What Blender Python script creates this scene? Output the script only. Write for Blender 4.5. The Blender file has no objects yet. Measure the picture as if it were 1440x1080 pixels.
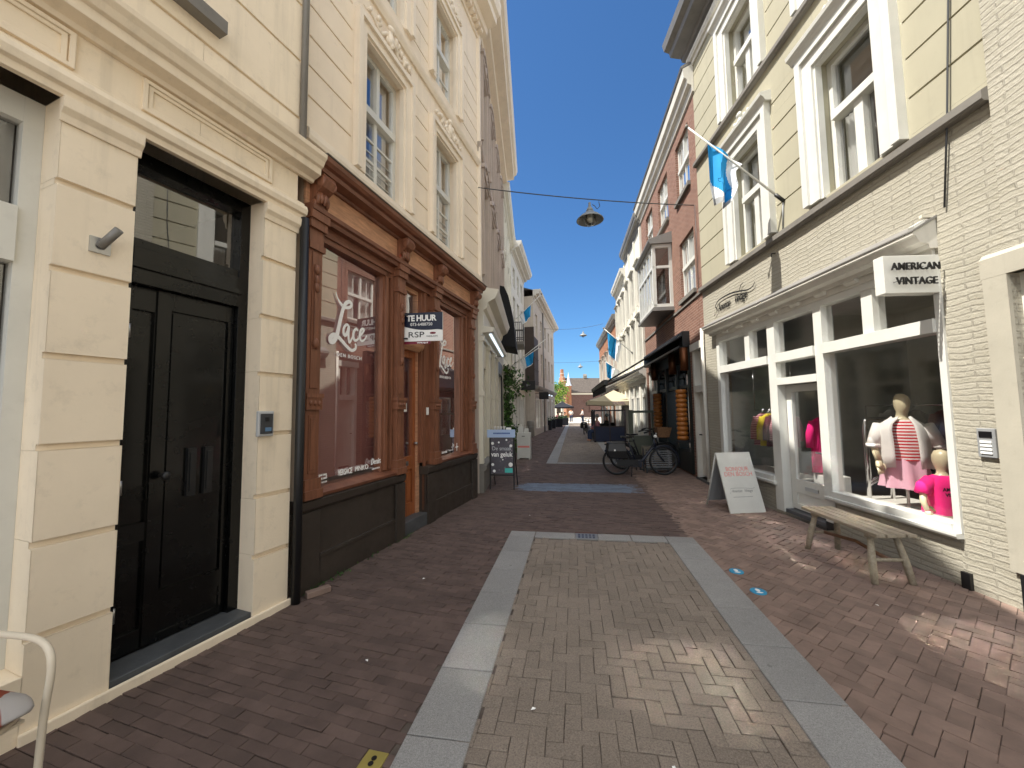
import bpy, bmesh, math, random
from mathutils import Vector, Matrix
RN = random.Random(11)
sc = bpy.context.scene
COL = sc.collection
ROOT = {}

# ------------------------------------------------------------------ frames
class Fr:
    """local (s, o, z): s along e, o along n, z up, in metres"""
    def __init__(self, P0, P1=None, e=None, side=1, z=0.0):
        self.P = Vector((P0[0], P0[1], z))
        d = Vector((P1[0]-P0[0], P1[1]-P0[1], 0)) if P1 else Vector((e[0], e[1], 0))
        self.e = d.normalized()
        self.n = Vector((self.e.y, -self.e.x, 0))*side
    def w(self, s, o, z):
        return self.P + self.e*s + self.n*o + Vector((0, 0, z))
W = Fr((0, 0), e=(1, 0), side=-1)

def fr(x, y, deg=0, z=0.0):
    a = math.radians(deg)
    return Fr((x, y), e=(math.cos(a), math.sin(a)), side=-1, z=z)

# ------------------------------------------------------------------ mesh builder
class MB:
    def __init__(self, F=None):
        self.F = F or W; self.v = []; self.f = []; self.mi = []; self.sm = []; self.cm = 0
    def add(self, vs, fs, smooth=False):
        b = len(self.v); self.v += [tuple(p) for p in vs]
        for f in fs:
            self.f.append([b+i for i in f]); self.mi.append(self.cm); self.sm.append(smooth)
        return self
    def quad(self, a, b, c, d):
        return self.add([a, b, c, d], [(0, 1, 2, 3)])
    def box(self, s0, s1, o0, o1, z0, z1):
        v = [(s, o, z) for z in (z0, z1) for o in (o0, o1) for s in (s0, s1)]
        return self.add(v, [(0, 1, 3, 2), (4, 6, 7, 5), (0, 4, 5, 1), (2, 3, 7, 6), (0, 2, 6, 4), (1, 5, 7, 3)])
    def obox(self, c, ax, ay, az):
        """oriented box: centre and three half-axis vectors"""
        c, ax, ay, az = map(Vector, (c, ax, ay, az))
        v = [c+ax*i+ay*j+az*k for k in (-1, 1) for j in (-1, 1) for i in (-1, 1)]
        return self.add(v, [(0, 1, 3, 2), (4, 6, 7, 5), (0, 4, 5, 1), (2, 3, 7, 6), (0, 2, 6, 4), (1, 5, 7, 3)])
    def prof(self, pts, s0, s1):
        """profile of (o, z) points swept along s"""
        n = len(pts)
        v = [(s0, o, z) for o, z in pts]+[(s1, o, z) for o, z in pts]
        f = [(i, (i+1) % n, n+(i+1) % n, n+i) for i in range(n)]
        f += [tuple(range(n)), tuple(range(2*n-1, n-1, -1))]
        return self.add(v, f)
    def tube(self, pts, r, n=8, caps=True, smooth=True, closed=False):
        pts = [Vector(p) for p in pts]; rings = []
        m = len(pts); rr = r if isinstance(r, (list, tuple)) else [r]*m
        up = None
        for i, p in enumerate(pts):
            if closed: t = pts[(i+1) % m]-pts[i-1]
            else: t = pts[min(i+1, m-1)]-pts[max(i-1, 0)]
            t.normalize()
            if up is None:
                up = Vector((0, 0, 1)) if abs(t.z) < .9 else Vector((1, 0, 0))
            a = t.cross(up).normalized(); b = a.cross(t).normalized(); up = b
            rings.append([p+(a*math.cos(2*math.pi*k/n)+b*math.sin(2*math.pi*k/n))*rr[i] for k in range(n)])
        return self.loft(rings, caps=caps and not closed, smooth=smooth, closed=closed)
    def loft(self, rings, caps=True, smooth=True, closed=False):
        n = len(rings[0]); v = [p for r in rings for p in r]; f = []
        m = len(rings)
        for i in range(m if closed else m-1):
            j = (i+1) % m
            for k in range(n):
                f.append((i*n+k, i*n+(k+1) % n, j*n+(k+1) % n, j*n+k))
        self.add(v, f, smooth)
        if caps:
            b = len(self.v)-len(v)
            for r, idx in ((0, range(n)), (m-1, range(n-1, -1, -1))):
                self.f.append([b+r*n+k for k in idx]); self.mi.append(self.cm); self.sm.append(False)
        return self
    def grid(self, rows, smooth=True):
        n = len(rows[0]); m = len(rows)
        return self.add([p for r in rows for p in r], [(i*n+k, i*n+k+1, (i+1)*n+k+1, (i+1)*n+k) for i in range(m-1) for k in range(n-1)], smooth)
    def lathe(self, pr, c=(0, 0, 0), n=20, smooth=True, caps=True):
        rings = [[(c[0]+r*math.cos(2*math.pi*k/n), c[1]+r*math.sin(2*math.pi*k/n), c[2]+z) for k in range(n)] for r, z in pr]
        return self.loft(rings, caps, smooth)
    def cyl(self, a, b, r, n=12, smooth=True):
        return self.tube([a, b], r, n, True, smooth)
    def blob(self, c, rx, ry, rz, n=8, m=6, rough=0.0):
        rings = []
        for i in range(m+1):
            t = math.pi*i/m; q = max(math.sin(t), .02)
            rings.append([(c[0]+rx*q*math.cos(2*math.pi*k/n)*(1+rough*RN.uniform(-1, 1)), c[1]+ry*q*math.sin(2*math.pi*k/n)*(1+rough*RN.uniform(-1, 1)), c[2]-rz*math.cos(t)) for k in range(n)])
        return self.loft(rings, True, True)
    def relief(self, s0, s1, z0, z1, regs=(), hd=.2, base=0.0):
        """wall face with raised and sunk rectangles; (a, b, c, d, o) with o None = opening"""
        S = {s0, s1}; Z = {z0, z1}
        for a, b, c, d, o in regs:
            for q in (a, b):
                if s0 < q < s1: S.add(q)
            for q in (c, d):
                if z0 < q < z1: Z.add(q)
        S = sorted(S); Z = sorted(Z); nx = len(S)-1; nz = len(Z)-1
        g = [[base]*nz for _ in range(nx)]
        for a, b, c, d, o in regs:
            for i in range(nx):
                if a-1e-6 <= S[i] and S[i+1] <= b+1e-6:
                    for j in range(nz):
                        if c-1e-6 <= Z[j] and Z[j+1] <= d+1e-6: g[i][j] = o
        off = lambda x: base-hd if x is None else x
        for i in range(nx):
            for j in range(nz):
                q = g[i][j]
                if q is not None:
                    self.quad((S[i], q, Z[j]), (S[i+1], q, Z[j]), (S[i+1], q, Z[j+1]), (S[i], q, Z[j+1]))
                if i+1 < nx and abs(off(q)-off(g[i+1][j])) > 1e-6:
                    a, b = off(q), off(g[i+1][j]); x = S[i+1]
                    self.quad((x, a, Z[j]), (x, b, Z[j]), (x, b, Z[j+1]), (x, a, Z[j+1]))
                if j+1 < nz and abs(off(q)-off(g[i][j+1])) > 1e-6:
                    a, b = off(q), off(g[i][j+1]); y = Z[j+1]
                    self.quad((S[i], a, y), (S[i+1], a, y), (S[i+1], b, y), (S[i], b, y))
        return self
    def shell(self, s0, s1, z0, z1, d=9.0, o=0.0, top=True):
        """the two flanks, the back and the top of a building"""
        self.quad((s0, o, z0), (s0, -d, z0), (s0, -d, z1), (s0, o, z1))
        self.quad((s1, o, z0), (s1, -d, z0), (s1, -d, z1), (s1, o, z1))
        self.quad((s0, -d, z0), (s1, -d, z0), (s1, -d, z1), (s0, -d, z1))
        if top: self.quad((s0, o, z1), (s1, o, z1), (s1, -d, z1), (s0, -d, z1))
        return self
    def build(self, name, mats, parent=None, loc=None, bevel=0):
        if not isinstance(mats, (list, tuple)): mats = [mats]
        if parent is not None: L = ROOT[parent.name]
        else:
            L = Vector(loc) if loc is not None else Vector((0, 0, 0))
        me = bpy.data.meshes.new(name)
        bm = bmesh.new()
        vs = [bm.verts.new(self.F.w(*p)-L) for p in self.v]
        bm.verts.index_update()
        uv = bm.loops.layers.uv.new('UVMap')
        for f, mi, sm in zip(self.f, self.mi, self.sm):
            if len(set(f)) < 3: continue
            try: fc = bm.faces.new([vs[i] for i in f])
            except ValueError: continue
            fc.material_index = mi; fc.smooth = sm
        bmesh.ops.recalc_face_normals(bm, faces=bm.faces)
        bm.normal_update()
        e, n = self.F.e, self.F.n
        for fc in bm.faces:
            N = fc.normal; a, b, c = abs(N.dot(e)), abs(N.dot(n)), abs(N.z)
            for lp in fc.loops:
                p = self.v[lp.vert.index]
                lp[uv].uv = (p[1], p[2]) if a > b and a > c else ((p[0], p[2]) if b >= c else (p[0], p[1]))
        bm.to_mesh(me); bm.free()
        for m in mats: me.materials.append(m)
        o = bpy.data.objects.new(name, me); COL.objects.link(o)
        o.location = L if parent is None else (0, 0, 0)
        if parent is not None: o.parent = parent
        ROOT[o.name] = L
        if bevel:
            md = o.modifiers.new('Bevel', 'BEVEL'); md.width = bevel; md.segments = 2; md.limit_method = 'ANGLE'; md.angle_limit = math.radians(50)
            md.harden_normals = False
        return o

def tag(o, label=None, cat=None, group=None, kind=None):
    if label: o['label'] = label
    if cat: o['category'] = cat
    if group: o['group'] = group
    if kind: o['kind'] = kind
    return o
def thing(name, label, cat, loc, group=None):
    o = bpy.data.objects.new(name, None); COL.objects.link(o)
    o.location = loc; o.empty_display_size = .2
    ROOT[o.name] = Vector(loc)
    return tag(o, label, cat, group)

# ------------------------------------------------------------------ lettering
def text(s, O, u, v, w, size, mat, parent, align='CENTER', ext=.002, shear=0.0, bold=0.0, name='lettering', space=1.0, sx=1.0):
    """flat letters at O (world), reading along u, up along v, facing w"""
    cu = bpy.data.curves.new('txt', 'FONT'); cu.body = s; cu.size = size; cu.align_x = align
    cu.extrude = ext; cu.shear = shear; cu.offset = bold; cu.space_character = space; cu.resolution_u = 3
    ob = bpy.data.objects.new('txt', cu); COL.objects.link(ob)
    bpy.context.view_layer.update()
    me0 = bpy.data.meshes.new_from_object(ob.evaluated_get(bpy.context.evaluated_depsgraph_get()))
    bpy.data.objects.remove(ob); bpy.data.curves.remove(cu)
    O, u, v, w = map(Vector, (O, u, v, w))
    mb = MB(); mb.v = [tuple(O+u*(p.co.x*sx)+v*p.co.y+w*p.co.z) for p in me0.vertices]
    mb.f = [list(p.vertices) for p in me0.polygons]; mb.mi = [0]*len(mb.f); mb.sm = [False]*len(mb.f)
    bpy.data.meshes.remove(me0)
    return mb.build(name, mat, parent)
def ftext(F, s, ss, o, z, size, mat, parent, d=1, **k):
    return text(s, F.w(ss, o, z), F.e*d, (0, 0, 1), F.n, size, mat, parent, **k)
def catmull(p, k=6):
    out = []
    for i in range(len(p)-1):
        a = p[max(i-1, 0)]; b = p[i]; c = p[i+1]; d = p[min(i+2, len(p)-1)]
        for j in range(k):
            t = j/k
            out.append(tuple(.5*(2*b[q]+(c[q]-a[q])*t+(2*a[q]-5*b[q]+4*c[q]-d[q])*t*t+(3*b[q]-a[q]-3*c[q]+d[q])*t**3) for q in range(len(b))))
    out.append(tuple(p[-1])); return out
def stroke(mb, pts, wd, o, th=.003):
    """a brush stroke in the (s, z) plane of the builder's frame; wd = width at start, middle, end"""
    P = catmull(pts, 6); n = len(P); L = []; R = []
    for i, p in enumerate(P):
        a = P[max(i-1, 0)]; b = P[min(i+1, n-1)]; dx, dz = b[0]-a[0], b[1]-a[1]; l = math.hypot(dx, dz) or 1
        t = i/(n-1); h = (wd[0]+(wd[1]-wd[0])*t*2 if t < .5 else wd[1]+(wd[2]-wd[1])*(t*2-1))/2
        L.append((p[0]-dz/l*h, p[1]+dx/l*h)); R.append((p[0]+dz/l*h, p[1]-dx/l*h))
    for i in range(n-1):
        q = [L[i], L[i+1], R[i+1], R[i]]
        dd = i*2e-6
        mb.add([(a, o+th+dd, b) for a, b in q], [(0, 1, 2, 3)])
    return mb

# ------------------------------------------------------------------ materials
def srgb(h, k=1.0):
    h = h.lstrip('#'); r = []
    for i in (0, 2, 4):
        c = int(h[i:i+2], 16)/255
        r.append((c/12.92 if c <= .04045 else ((c+.055)/1.055)**2.4)*k)
    return tuple(r)+(1.0,)
class NT:
    def __init__(self, name):
        self.m = bpy.data.materials.new(name); self.m.use_nodes = True
        self.t = self.m.node_tree; self.t.nodes.clear()
        self.out = self.n('ShaderNodeOutputMaterial')
    def n(self, typ, **k):
        x = self.t.nodes.new(typ)
        for a, b in k.items():
            if isinstance(b, tuple) and a.startswith('in_'): x.inputs[b[0]].default_value = b[1]
            else: setattr(x, a, b)
        return x
    def l(self, a, b): self.t.links.new(a, b)
    def bsdf(self, rough=.6, metal=0, spec=.5, coat=0):
        b = self.n('ShaderNodeBsdfPrincipled')
        b.inputs['Roughness'].default_value = rough; b.inputs['Metallic'].default_value = metal
        b.inputs['Specular IOR Level'].default_value = spec; b.inputs['Coat Weight'].default_value = coat
        b.inputs['Coat Roughness'].default_value = .08
        self.l(b.outputs[0], self.out.inputs[0]); return b
    def coord(self, kind='Object', scale=None):
        t = self.n('ShaderNodeTexCoord').outputs[kind]
        if scale:
            mp = self.n('ShaderNodeMapping'); mp.inputs['Scale'].default_value = scale; self.l(t, mp.inputs[0]); t = mp.outputs[0]
        return t
    def noise(self, co, scale, detail=4, rough=.55, dist=0):
        x = self.n('ShaderNodeTexNoise'); x.inputs['Scale'].default_value = scale; x.inputs['Detail'].default_value = detail
        x.inputs['Roughness'].default_value = rough; x.inputs['Distortion'].default_value = dist
        self.l(co, x.inputs['Vector']); return x.outputs['Fac']
    def ramp(self, fac, lo, hi, a=0.0, b=1.0):
        x = self.n('ShaderNodeMapRange'); x.inputs[1].default_value = lo; x.inputs[2].default_value = hi
        x.inputs[3].default_value = a; x.inputs[4].default_value = b; self.l(fac, x.inputs[0]); return x.outputs[0]
    def mix(self, fac, a, b, mode='MIX'):
        x = self.n('ShaderNodeMix', data_type='RGBA', blend_type=mode)
        if hasattr(fac, 'is_linked'): self.l(fac, x.inputs[0])
        else: x.inputs[0].default_value = fac
        for s, q in ((6, a), (7, b)):
            if hasattr(q, 'is_linked'): self.l(q, x.inputs[s])
            else: x.inputs[s].default_value = q
        return x.outputs[2]
    def bump(self, h, strength, dist=.01, normal=None):
        x = self.n('ShaderNodeBump'); x.inputs['Strength'].default_value = strength; x.inputs['Distance'].default_value = dist
        self.l(h, x.inputs['Height'])
        if normal is not None: self.l(normal, x.inputs['Normal'])
        return x.outputs[0]
    def bevel(self, r):
        x = self.n('ShaderNodeBevel'); x.samples = 4; x.inputs[0].default_value = r; return x.outputs[0]
def _gum(self, co, c, base):
    # trodden gum and drip spots, few and irregular
    for sc_, thr, k in ((2.3, .035, .5), (3.7, .022, 1.5)):
        v = self.n('ShaderNodeTexVoronoi'); v.inputs['Scale'].default_value = sc_; self.l(co, v.inputs['Vector'])
        c = self.mix(self.ramp(v.outputs['Distance'], thr*sc_*.35, thr*sc_*.45, .6, 0), c, mul(base, k))
    s = self.noise(co, .9, 6, .7)
    return self.mix(self.ramp(s, .5, .75, 0, .45), c, mul(base, .6))
NT.gum = _gum
def mul(c, k): return tuple(min(1.0, q*k) for q in c[:3])+(1.0,)

def M(name, base, rough=.6, metal=0, var=.12, vs=2.5, streak=0.0, dirt=0.0, bump=0.0, bs=90, bd=.004, coat=0, spec=.5, island=0.0, bev=0.0, rvar=.0):
    t = NT(name); b = t.bsdf(rough, metal, spec, coat)
    co = t.coord('Object')
    c = t.mix(t.ramp(t.noise(co, vs, 6, .6), .3, .7), mul(base, 1-var), mul(base, 1+var))
    if streak:
        s = t.noise(t.coord('Object', (5, 5, .35)), 1.6, 5, .6)
        c = t.mix(t.ramp(s, .52, .8, 0, streak), c, mul(base, .45))
    if dirt:
        s = t.noise(co, 9, 8, .7)
        c = t.mix(t.ramp(s, .55, .75, 0, dirt), c, mul(base, .5))
    if island:
        g = t.n('ShaderNodeNewGeometry').outputs['Random Per Island']
        c = t.mix(1.0, c, t.mix(g, mul((1, 1, 1, 1), 1-island), (1, 1, 1, 1)), 'MULTIPLY')
        c = t.gum(co, c, base)
    t.l(c, b.inputs['Base Color'])
    nrm = t.bevel(bev) if bev else None
    if bump:
        nrm = t.bump(t.noise(co, bs, 5, .6), bump, bd, nrm)
    if nrm is not None: t.l(nrm, b.inputs['Normal'])
    if rvar:
        t.l(t.ramp(t.noise(co, vs*3, 5), .3, .7, max(rough-rvar, .02), min(rough+rvar, 1)), b.inputs['Roughness'])
    return t.m
def BRICK(name, c1, c2, mortar, bw=.22, bh=.065, ms=.009, rough=.85, bump=.6, bd=.008, wob=.0, var=.25, stain=.25):
    t = NT(name); b = t.bsdf(rough, 0, .3)
    uv = t.coord('UV')
    if wob:
        ns = t.n('ShaderNodeTexNoise'); ns.inputs['Scale'].default_value = 3.0; ns.inputs['Detail'].default_value = 3
        t.l(uv, ns.inputs['Vector'])
        sub = t.n('ShaderNodeVectorMath', operation='SUBTRACT'); t.l(ns.outputs['Color'], sub.inputs[0]); sub.inputs[1].default_value = (.5, .5, .5)
        scl = t.n('ShaderNodeVectorMath', operation='SCALE'); t.l(sub.outputs[0], scl.inputs[0]); scl.inputs[3].default_value = wob
        ad = t.n('ShaderNodeVectorMath', operation='ADD'); t.l(uv, ad.inputs[0]); t.l(scl.outputs[0], ad.inputs[1]); uvw = ad.outputs[0]
    else: uvw = uv
    k = t.n('ShaderNodeTexBrick'); t.l(uvw, k.inputs['Vector'])
    k.inputs['Color1'].default_value = c1; k.inputs['Color2'].default_value = c2; k.inputs['Mortar'].default_value = mortar
    k.inputs['Scale'].default_value = 1.0; k.inputs['Mortar Size'].default_value = ms; k.inputs['Mortar Smooth'].default_value = .35
    k.inputs['Bias'].default_value = 0.0; k.inputs['Brick Width'].default_value = bw; k.inputs['Row Height'].default_value = bh
    co = t.coord('Object')
    c = t.mix(t.ramp(t.noise(co, 1.3, 6, .65), .35, .7, 0, stain), k.outputs['Color'], mul(c1, .55))
    f = t.noise(co, 40, 5, .7)
    c = t.mix(1.0, c, t.mix(f, mul((1, 1, 1, 1), 1-var), (1, 1, 1, 1)), 'MULTIPLY')
    t.l(c, b.inputs['Base Color'])
    inv = t.ramp(k.outputs['Fac'], 0, 1, 1, 0)
    ad = t.n('ShaderNodeMath', operation='ADD'); t.l(inv, ad.inputs[0])
    mm = t.n('ShaderNodeMath', operation='MULTIPLY'); t.l(t.noise(uv, 28 if wob else 60, 5, .65), mm.inputs[0]); mm.inputs[1].default_value = .9 if wob else .5
    t.l(mm.outputs[0], ad.inputs[1])
    t.l(t.bump(ad.outputs[0], bump, bd), b.inputs['Normal'])
    return t.m
def GLASS(name, tint=.92, k=1.6, rough=0.0, wave=.0, col=(1, 1, 1, 1), wsc=2.0):
    t = NT(name)
    tr = t.n('ShaderNodeBsdfTransparent'); tr.inputs[0].default_value = mul(col, tint)
    gl = t.n('ShaderNodeBsdfGlossy'); gl.inputs['Roughness'].default_value = rough; gl.inputs['Color'].default_value = (1, 1, 1, 1)
    fz = t.n('ShaderNodeLayerWeight'); fz.inputs[0].default_value = .5
    pw = t.n('ShaderNodeMath', operation='POWER'); t.l(fz.outputs['Facing'], pw.inputs[0]); pw.inputs[1].default_value = 5.0
    mm = t.n('ShaderNodeMath', operation='MULTIPLY_ADD', use_clamp=True); t.l(pw.outputs[0], mm.inputs[0]); mm.inputs[1].default_value = .96*k; mm.inputs[2].default_value = .04*k
    if wave:
        nr = t.bump(t.noise(t.coord('Object'), wsc, 2, .5), wave, .02); t.l(nr, gl.inputs['Normal'])
    mx = t.n('ShaderNodeMixShader'); t.l(mm.outputs[0], mx.inputs[0]); t.l(tr.outputs[0], mx.inputs[1]); t.l(gl.outputs[0], mx.inputs[2])
    t.l(mx.outputs[0], t.out.inputs[0]); return t.m
def WOOD(name, base, rough=.45, axis='z', k=1.0, bev=.004):
    t = NT(name); b = t.bsdf(rough, 0, .4)
    sx = {'z': (14, 14, 1.2), 's': (2.2, 2.2, 16), 'x': (1.5, 18, 18), 'y': (18, 1.5, 18)}[axis]
    co = t.coord('Object', sx)
    g = t.noise(co, 1.8*k, 8, .65, .6)
    c = t.mix(t.ramp(g, .3, .72), mul(base, .62), mul(base, 1.25))
    c = t.mix(t.ramp(t.noise(t.coord('Object'), 3.5, 5), .45, .75, 0, .4), c, mul(base, .6))
    t.l(c, b.inputs['Base Color'])
    t.l(t.bump(g, .15, .003, t.bevel(bev)), b.inputs['Normal'])
    t.l(t.ramp(g, .3, .7, rough+.12, rough-.08), b.inputs['Roughness'])
    return t.m
def STONE(name, a, b_, speck=.35, sc_=160, rough=.8, island=.12):
    t = NT(name); b = t.bsdf(rough, 0, .3)
    co = t.coord('Object')
    c = t.mix(t.ramp(t.noise(co, 1.7, 6, .6), .35, .7), a, b_)
    sp = t.noise(co, sc_, 3, .8)
    c = t.mix(t.ramp(sp, .42, .62, -speck*0, speck), c, mul(a, 1.9)) if speck else c
    c = t.mix(t.ramp(t.noise(co, sc_*.8, 2, .7), .55, .7, 0, speck*1.3), c, mul(a, .35))
    st = t.noise(co, 4.5, 8, .75)
    c = t.mix(t.ramp(st, .58, .72, 0, .35), c, mul(a, .55))
    g = t.n('ShaderNodeNewGeometry').outputs['Random Per Island']
    c = t.mix(1.0, c, t.mix(g, mul((1, 1, 1, 1), 1-island), (1, 1, 1, 1)), 'MULTIPLY')
    c = t.gum(co, c, a)
    t.l(c, b.inputs['Base Color'])
    t.l(t.bump(t.noise(co, sc_, 4, .7), .35, .003), b.inputs['Normal'])
    return t.m
# ------------------------------------------------------------------ palette
white = M('white_paint', srgb('#d3d3cc'), .35, var=.05, vs=4, dirt=.15, bev=.004)
white_dull = M('white_dull', srgb('#d3d0c6'), .6, var=.08, streak=.25, dirt=.2)
stuccoA = M('cream_stucco', srgb('#eedfc6'), .75, var=.06, vs=1.5, streak=.38, dirt=.3, bump=.3, bs=60, bev=.008)
stuccoB = M('beige_stucco', srgb('#ebdcc6'), .75, var=.05, vs=1.5, streak=.3, dirt=.16, bump=.2, bs=70, bev=.006)
stuccoB2 = M('beige_trim', srgb('#ecdfcb'), .65, var=.05, streak=.2, dirt=.1, bev=.006)
stuccoC = M('mauve_stucco', srgb('#bcaea2'), .75, var=.07, streak=.3, dirt=.15, bump=.2, bs=50)
stuccoV = M('pale_yellow_stucco', srgb('#a5a08b'), .75, var=.05, vs=1.2, streak=.22, dirt=.12, bump=.15, bs=60, bev=.006)
stuccoW = M('offwhite_render', srgb('#dbd8cc'), .8, var=.07, streak=.3, dirt=.15, bump=.2, bs=40)
stuccoG = M('grey_render', srgb('#b7ada0'), .8, var=.07, streak=.3, dirt=.15, bump=.2, bs=40)
stuccoD = M('pale_grey_render', srgb('#c9c5bc'), .8, var=.07, streak=.3, dirt=.15)
plaster = M('pale_plaster', srgb('#aba697'), .7, var=.08, streak=.25, dirt=.25, bump=.2, bs=60)
cream = M('cream_paint', srgb('#d5cfbe'), .45, var=.05, streak=.1, bev=.004)
pbrick = BRICK('painted_brick', srgb('#b2ad9e'), srgb('#aaa595'), srgb('#a39e90'), .4, .054, .009, .6, .7, .016, wob=.075, var=.1, stain=.1)
rbrick = BRICK('red_brick', srgb('#926b5c'), srgb('#7b564a'), srgb('#a08b7c'), .21, .062, .010, .85, .6, .006)
rbrick2 = BRICK('orange_brick', srgb('#b5744f'), srgb('#9c5e42'), srgb('#b09c86'), .21, .062, .010, .85, .5, .006)
dbrick = BRICK('dark_brick', srgb('#6a4a42'), srgb('#583c38'), srgb('#7d6d66'), .22, .066, .011, .85, .5, .006)
zinc = M('grey_zinc', srgb('#85837f'), .5, .3, var=.12, streak=.2, dirt=.2)
slate = M('grey_ledge', srgb('#77736c'), .7, var=.15, dirt=.35, bump=.3, bs=40)
bluestone = M('bluestone', srgb('#4a4d50'), .55, var=.25, vs=6, dirt=.4, bump=.3, bs=70)
rooft = BRICK('roof_tiles', srgb('#6b625a'), srgb('#5a524c'), srgb('#3d3835'), .25, .2, .02, .8, .5, .01)
blackp = M('black_gloss_paint', srgb('#050606'), .25, var=.2, bump=.06, bs=25, bd=.004, coat=.15, spec=.35, rvar=.06, bev=.005)
blackm = M('black_metal', srgb('#17181a'), .45, var=.2)
blackt = M('black_awning_cloth', srgb('#15161a'), .85, var=.2)
plinth = M('dark_brown_paint', srgb('#3b342e'), .5, var=.2, vs=3, dirt=.35, bev=.006, rvar=.1)
wood = WOOD('varnished_wood', srgb('#865841'), .38, 'z')
woodh = WOOD('varnished_wood_rail', srgb('#7d513d'), .38, 's')
woodl = WOOD('light_varnished_wood', srgb('#cc9a78'), .4, 's')
woodd = WOOD('oak_door_wood', srgb('#9c5c36'), .4, 'z')
benchw = WOOD('weathered_wood', srgb('#a59a86'), .75, 'y')
steel = M('brushed_steel', srgb('#b4b4b4'), .3, .9, var=.1)
chrome = M('polished_steel', srgb('#d0d0d0'), .12, 1.0, var=.03)
darkgrey = M('dark_grey_plastic', srgb('#3b3d40'), .45, var=.1)
midgrey = M('grey_plastic', srgb('#8d8f90'), .45, var=.1)
room = M('interior_wall', srgb('#6f6a62'), .9, var=.15)
roomg = M('shop_interior_wall', srgb('#a3aca8'), .9, var=.15)
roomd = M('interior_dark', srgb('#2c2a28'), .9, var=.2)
silver = M('silver_plastic', srgb('#b9bbbc'), .35, var=.04)
maroon = M('maroon_board', srgb('#a8706b'), .7, var=.06)
curtain = M('white_curtain', srgb('#d5d5d0'), .9, var=.06)
white_v = M('white_vinyl', srgb('#f6f6f3'), .5, var=.02)
black_v = M('black_letters', srgb('#111114'), .4, var=.1)
navy_v = M('navy_board', srgb('#101a33'), .35, var=.05)
maroon_v = M('maroon_strip', srgb('#7a1430'), .4, var=.05)
pink_v = M('coral_letters', srgb('#e58a80'), .5, var=.05)
glass = GLASS('window_glass', .9, 5.0, .075, .06)
glass_old = GLASS('old_wavy_glass', .85, 5.0, .075, .06, wsc=3)
glass_shop = GLASS('shop_glass', .96, 4.2, .075, .015, wsc=.8)
glass_film = GLASS('mirrored_transom_glass', .8, 5.0, 0, .01, wsc=.8)
glass_lace = GLASS('tinted_shop_glass', .95, 6.5, .0, .01, wsc=.8)
orange = M('orange_cheese', srgb('#a8672c'), .4, var=.2, vs=6)
teal = M('navy_terrace_panel', srgb('#0e1c3a'), .5, var=.15)
grn = M('grey_green_paint', srgb('#7f8473'), .6, var=.1)
canvas = M('beige_canvas', srgb('#b3a78c'), .9, var=.06)
canvasd = M('dark_canvas', srgb('#14161f'), .9, var=.1)
flag_b = M('blue_flag_cloth', srgb('#1490cf'), .85, var=.05)
flag_w = M('white_flag_cloth', srgb('#dfe2e4'), .85, var=.03)
flag_g = M('grey_flag_cloth', srgb('#a9acae'), .85, var=.03)
skin = M('skin', srgb('#c08a6c'), .6, var=.05)
hair = M('dark_hair', srgb('#2a1d16'), .6, var=.2)

# ------------------------------------------------------------------ light
FILL_CLOUD = 11.5
world = bpy.data.worlds.new('World'); sc.world = world; world.use_nodes = True
wt = world.node_tree; wt.nodes.clear()
wo = wt.nodes.new('ShaderNodeOutputWorld'); bg = wt.nodes.new('ShaderNodeBackground'); sky = wt.nodes.new('ShaderNodeTexSky')
SUN_TO = Vector((1.0, .33, -1.87)).normalized()          # the way the light travels
EL = math.asin(-SUN_TO.z); AZ = math.atan2(-SUN_TO.x, -SUN_TO.y)
sky.sky_type = 'NISHITA'; sky.sun_disc = False; sky.sun_elevation = EL; sky.sun_rotation = AZ
sky.altitude = 0; sky.air_density = 1.0; sky.dust_density = .2; sky.ozone_density = 4.5
bg.inputs[1].default_value = SKY_STRENGTH if 'SKY_STRENGTH' in globals() else .06
tint = wt.nodes.new('ShaderNodeMix'); tint.data_type = 'RGBA'; tint.blend_type = 'MULTIPLY'; tint.inputs[0].default_value = 1.0; tint.inputs[7].default_value = (.52, .80, 1.0, 1)
wt.links.new(sky.outputs[0], tint.inputs[6]); 
# unseen white clouds added behind the camera and overhead to fill the shade; the sky down the street is clear
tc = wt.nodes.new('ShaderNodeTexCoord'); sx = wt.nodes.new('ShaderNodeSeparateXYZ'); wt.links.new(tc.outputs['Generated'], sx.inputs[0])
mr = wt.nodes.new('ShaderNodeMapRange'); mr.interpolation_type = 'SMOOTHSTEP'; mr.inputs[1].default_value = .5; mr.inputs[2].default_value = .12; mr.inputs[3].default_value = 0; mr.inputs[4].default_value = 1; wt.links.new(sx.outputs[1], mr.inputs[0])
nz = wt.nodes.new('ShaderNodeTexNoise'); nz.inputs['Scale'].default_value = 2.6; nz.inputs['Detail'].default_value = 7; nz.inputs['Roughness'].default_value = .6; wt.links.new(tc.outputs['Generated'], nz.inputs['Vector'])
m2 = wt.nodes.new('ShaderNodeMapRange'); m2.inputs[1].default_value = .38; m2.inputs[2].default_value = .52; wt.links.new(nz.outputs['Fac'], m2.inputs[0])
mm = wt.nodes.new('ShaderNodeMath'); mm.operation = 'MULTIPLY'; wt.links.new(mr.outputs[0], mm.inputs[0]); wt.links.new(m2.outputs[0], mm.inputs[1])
cl = wt.nodes.new('ShaderNodeMix'); cl.data_type = 'RGBA'; wt.links.new(mm.outputs[0], cl.inputs[0]); wt.links.new(tint.outputs[2], cl.inputs[6]); cl.inputs[7].default_value = (FILL_CLOUD*.98, FILL_CLOUD*.99, FILL_CLOUD, 1)
wt.links.new(cl.outputs[2], bg.inputs[0]); wt.links.new(bg.outputs[0], wo.inputs[0])
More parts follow.
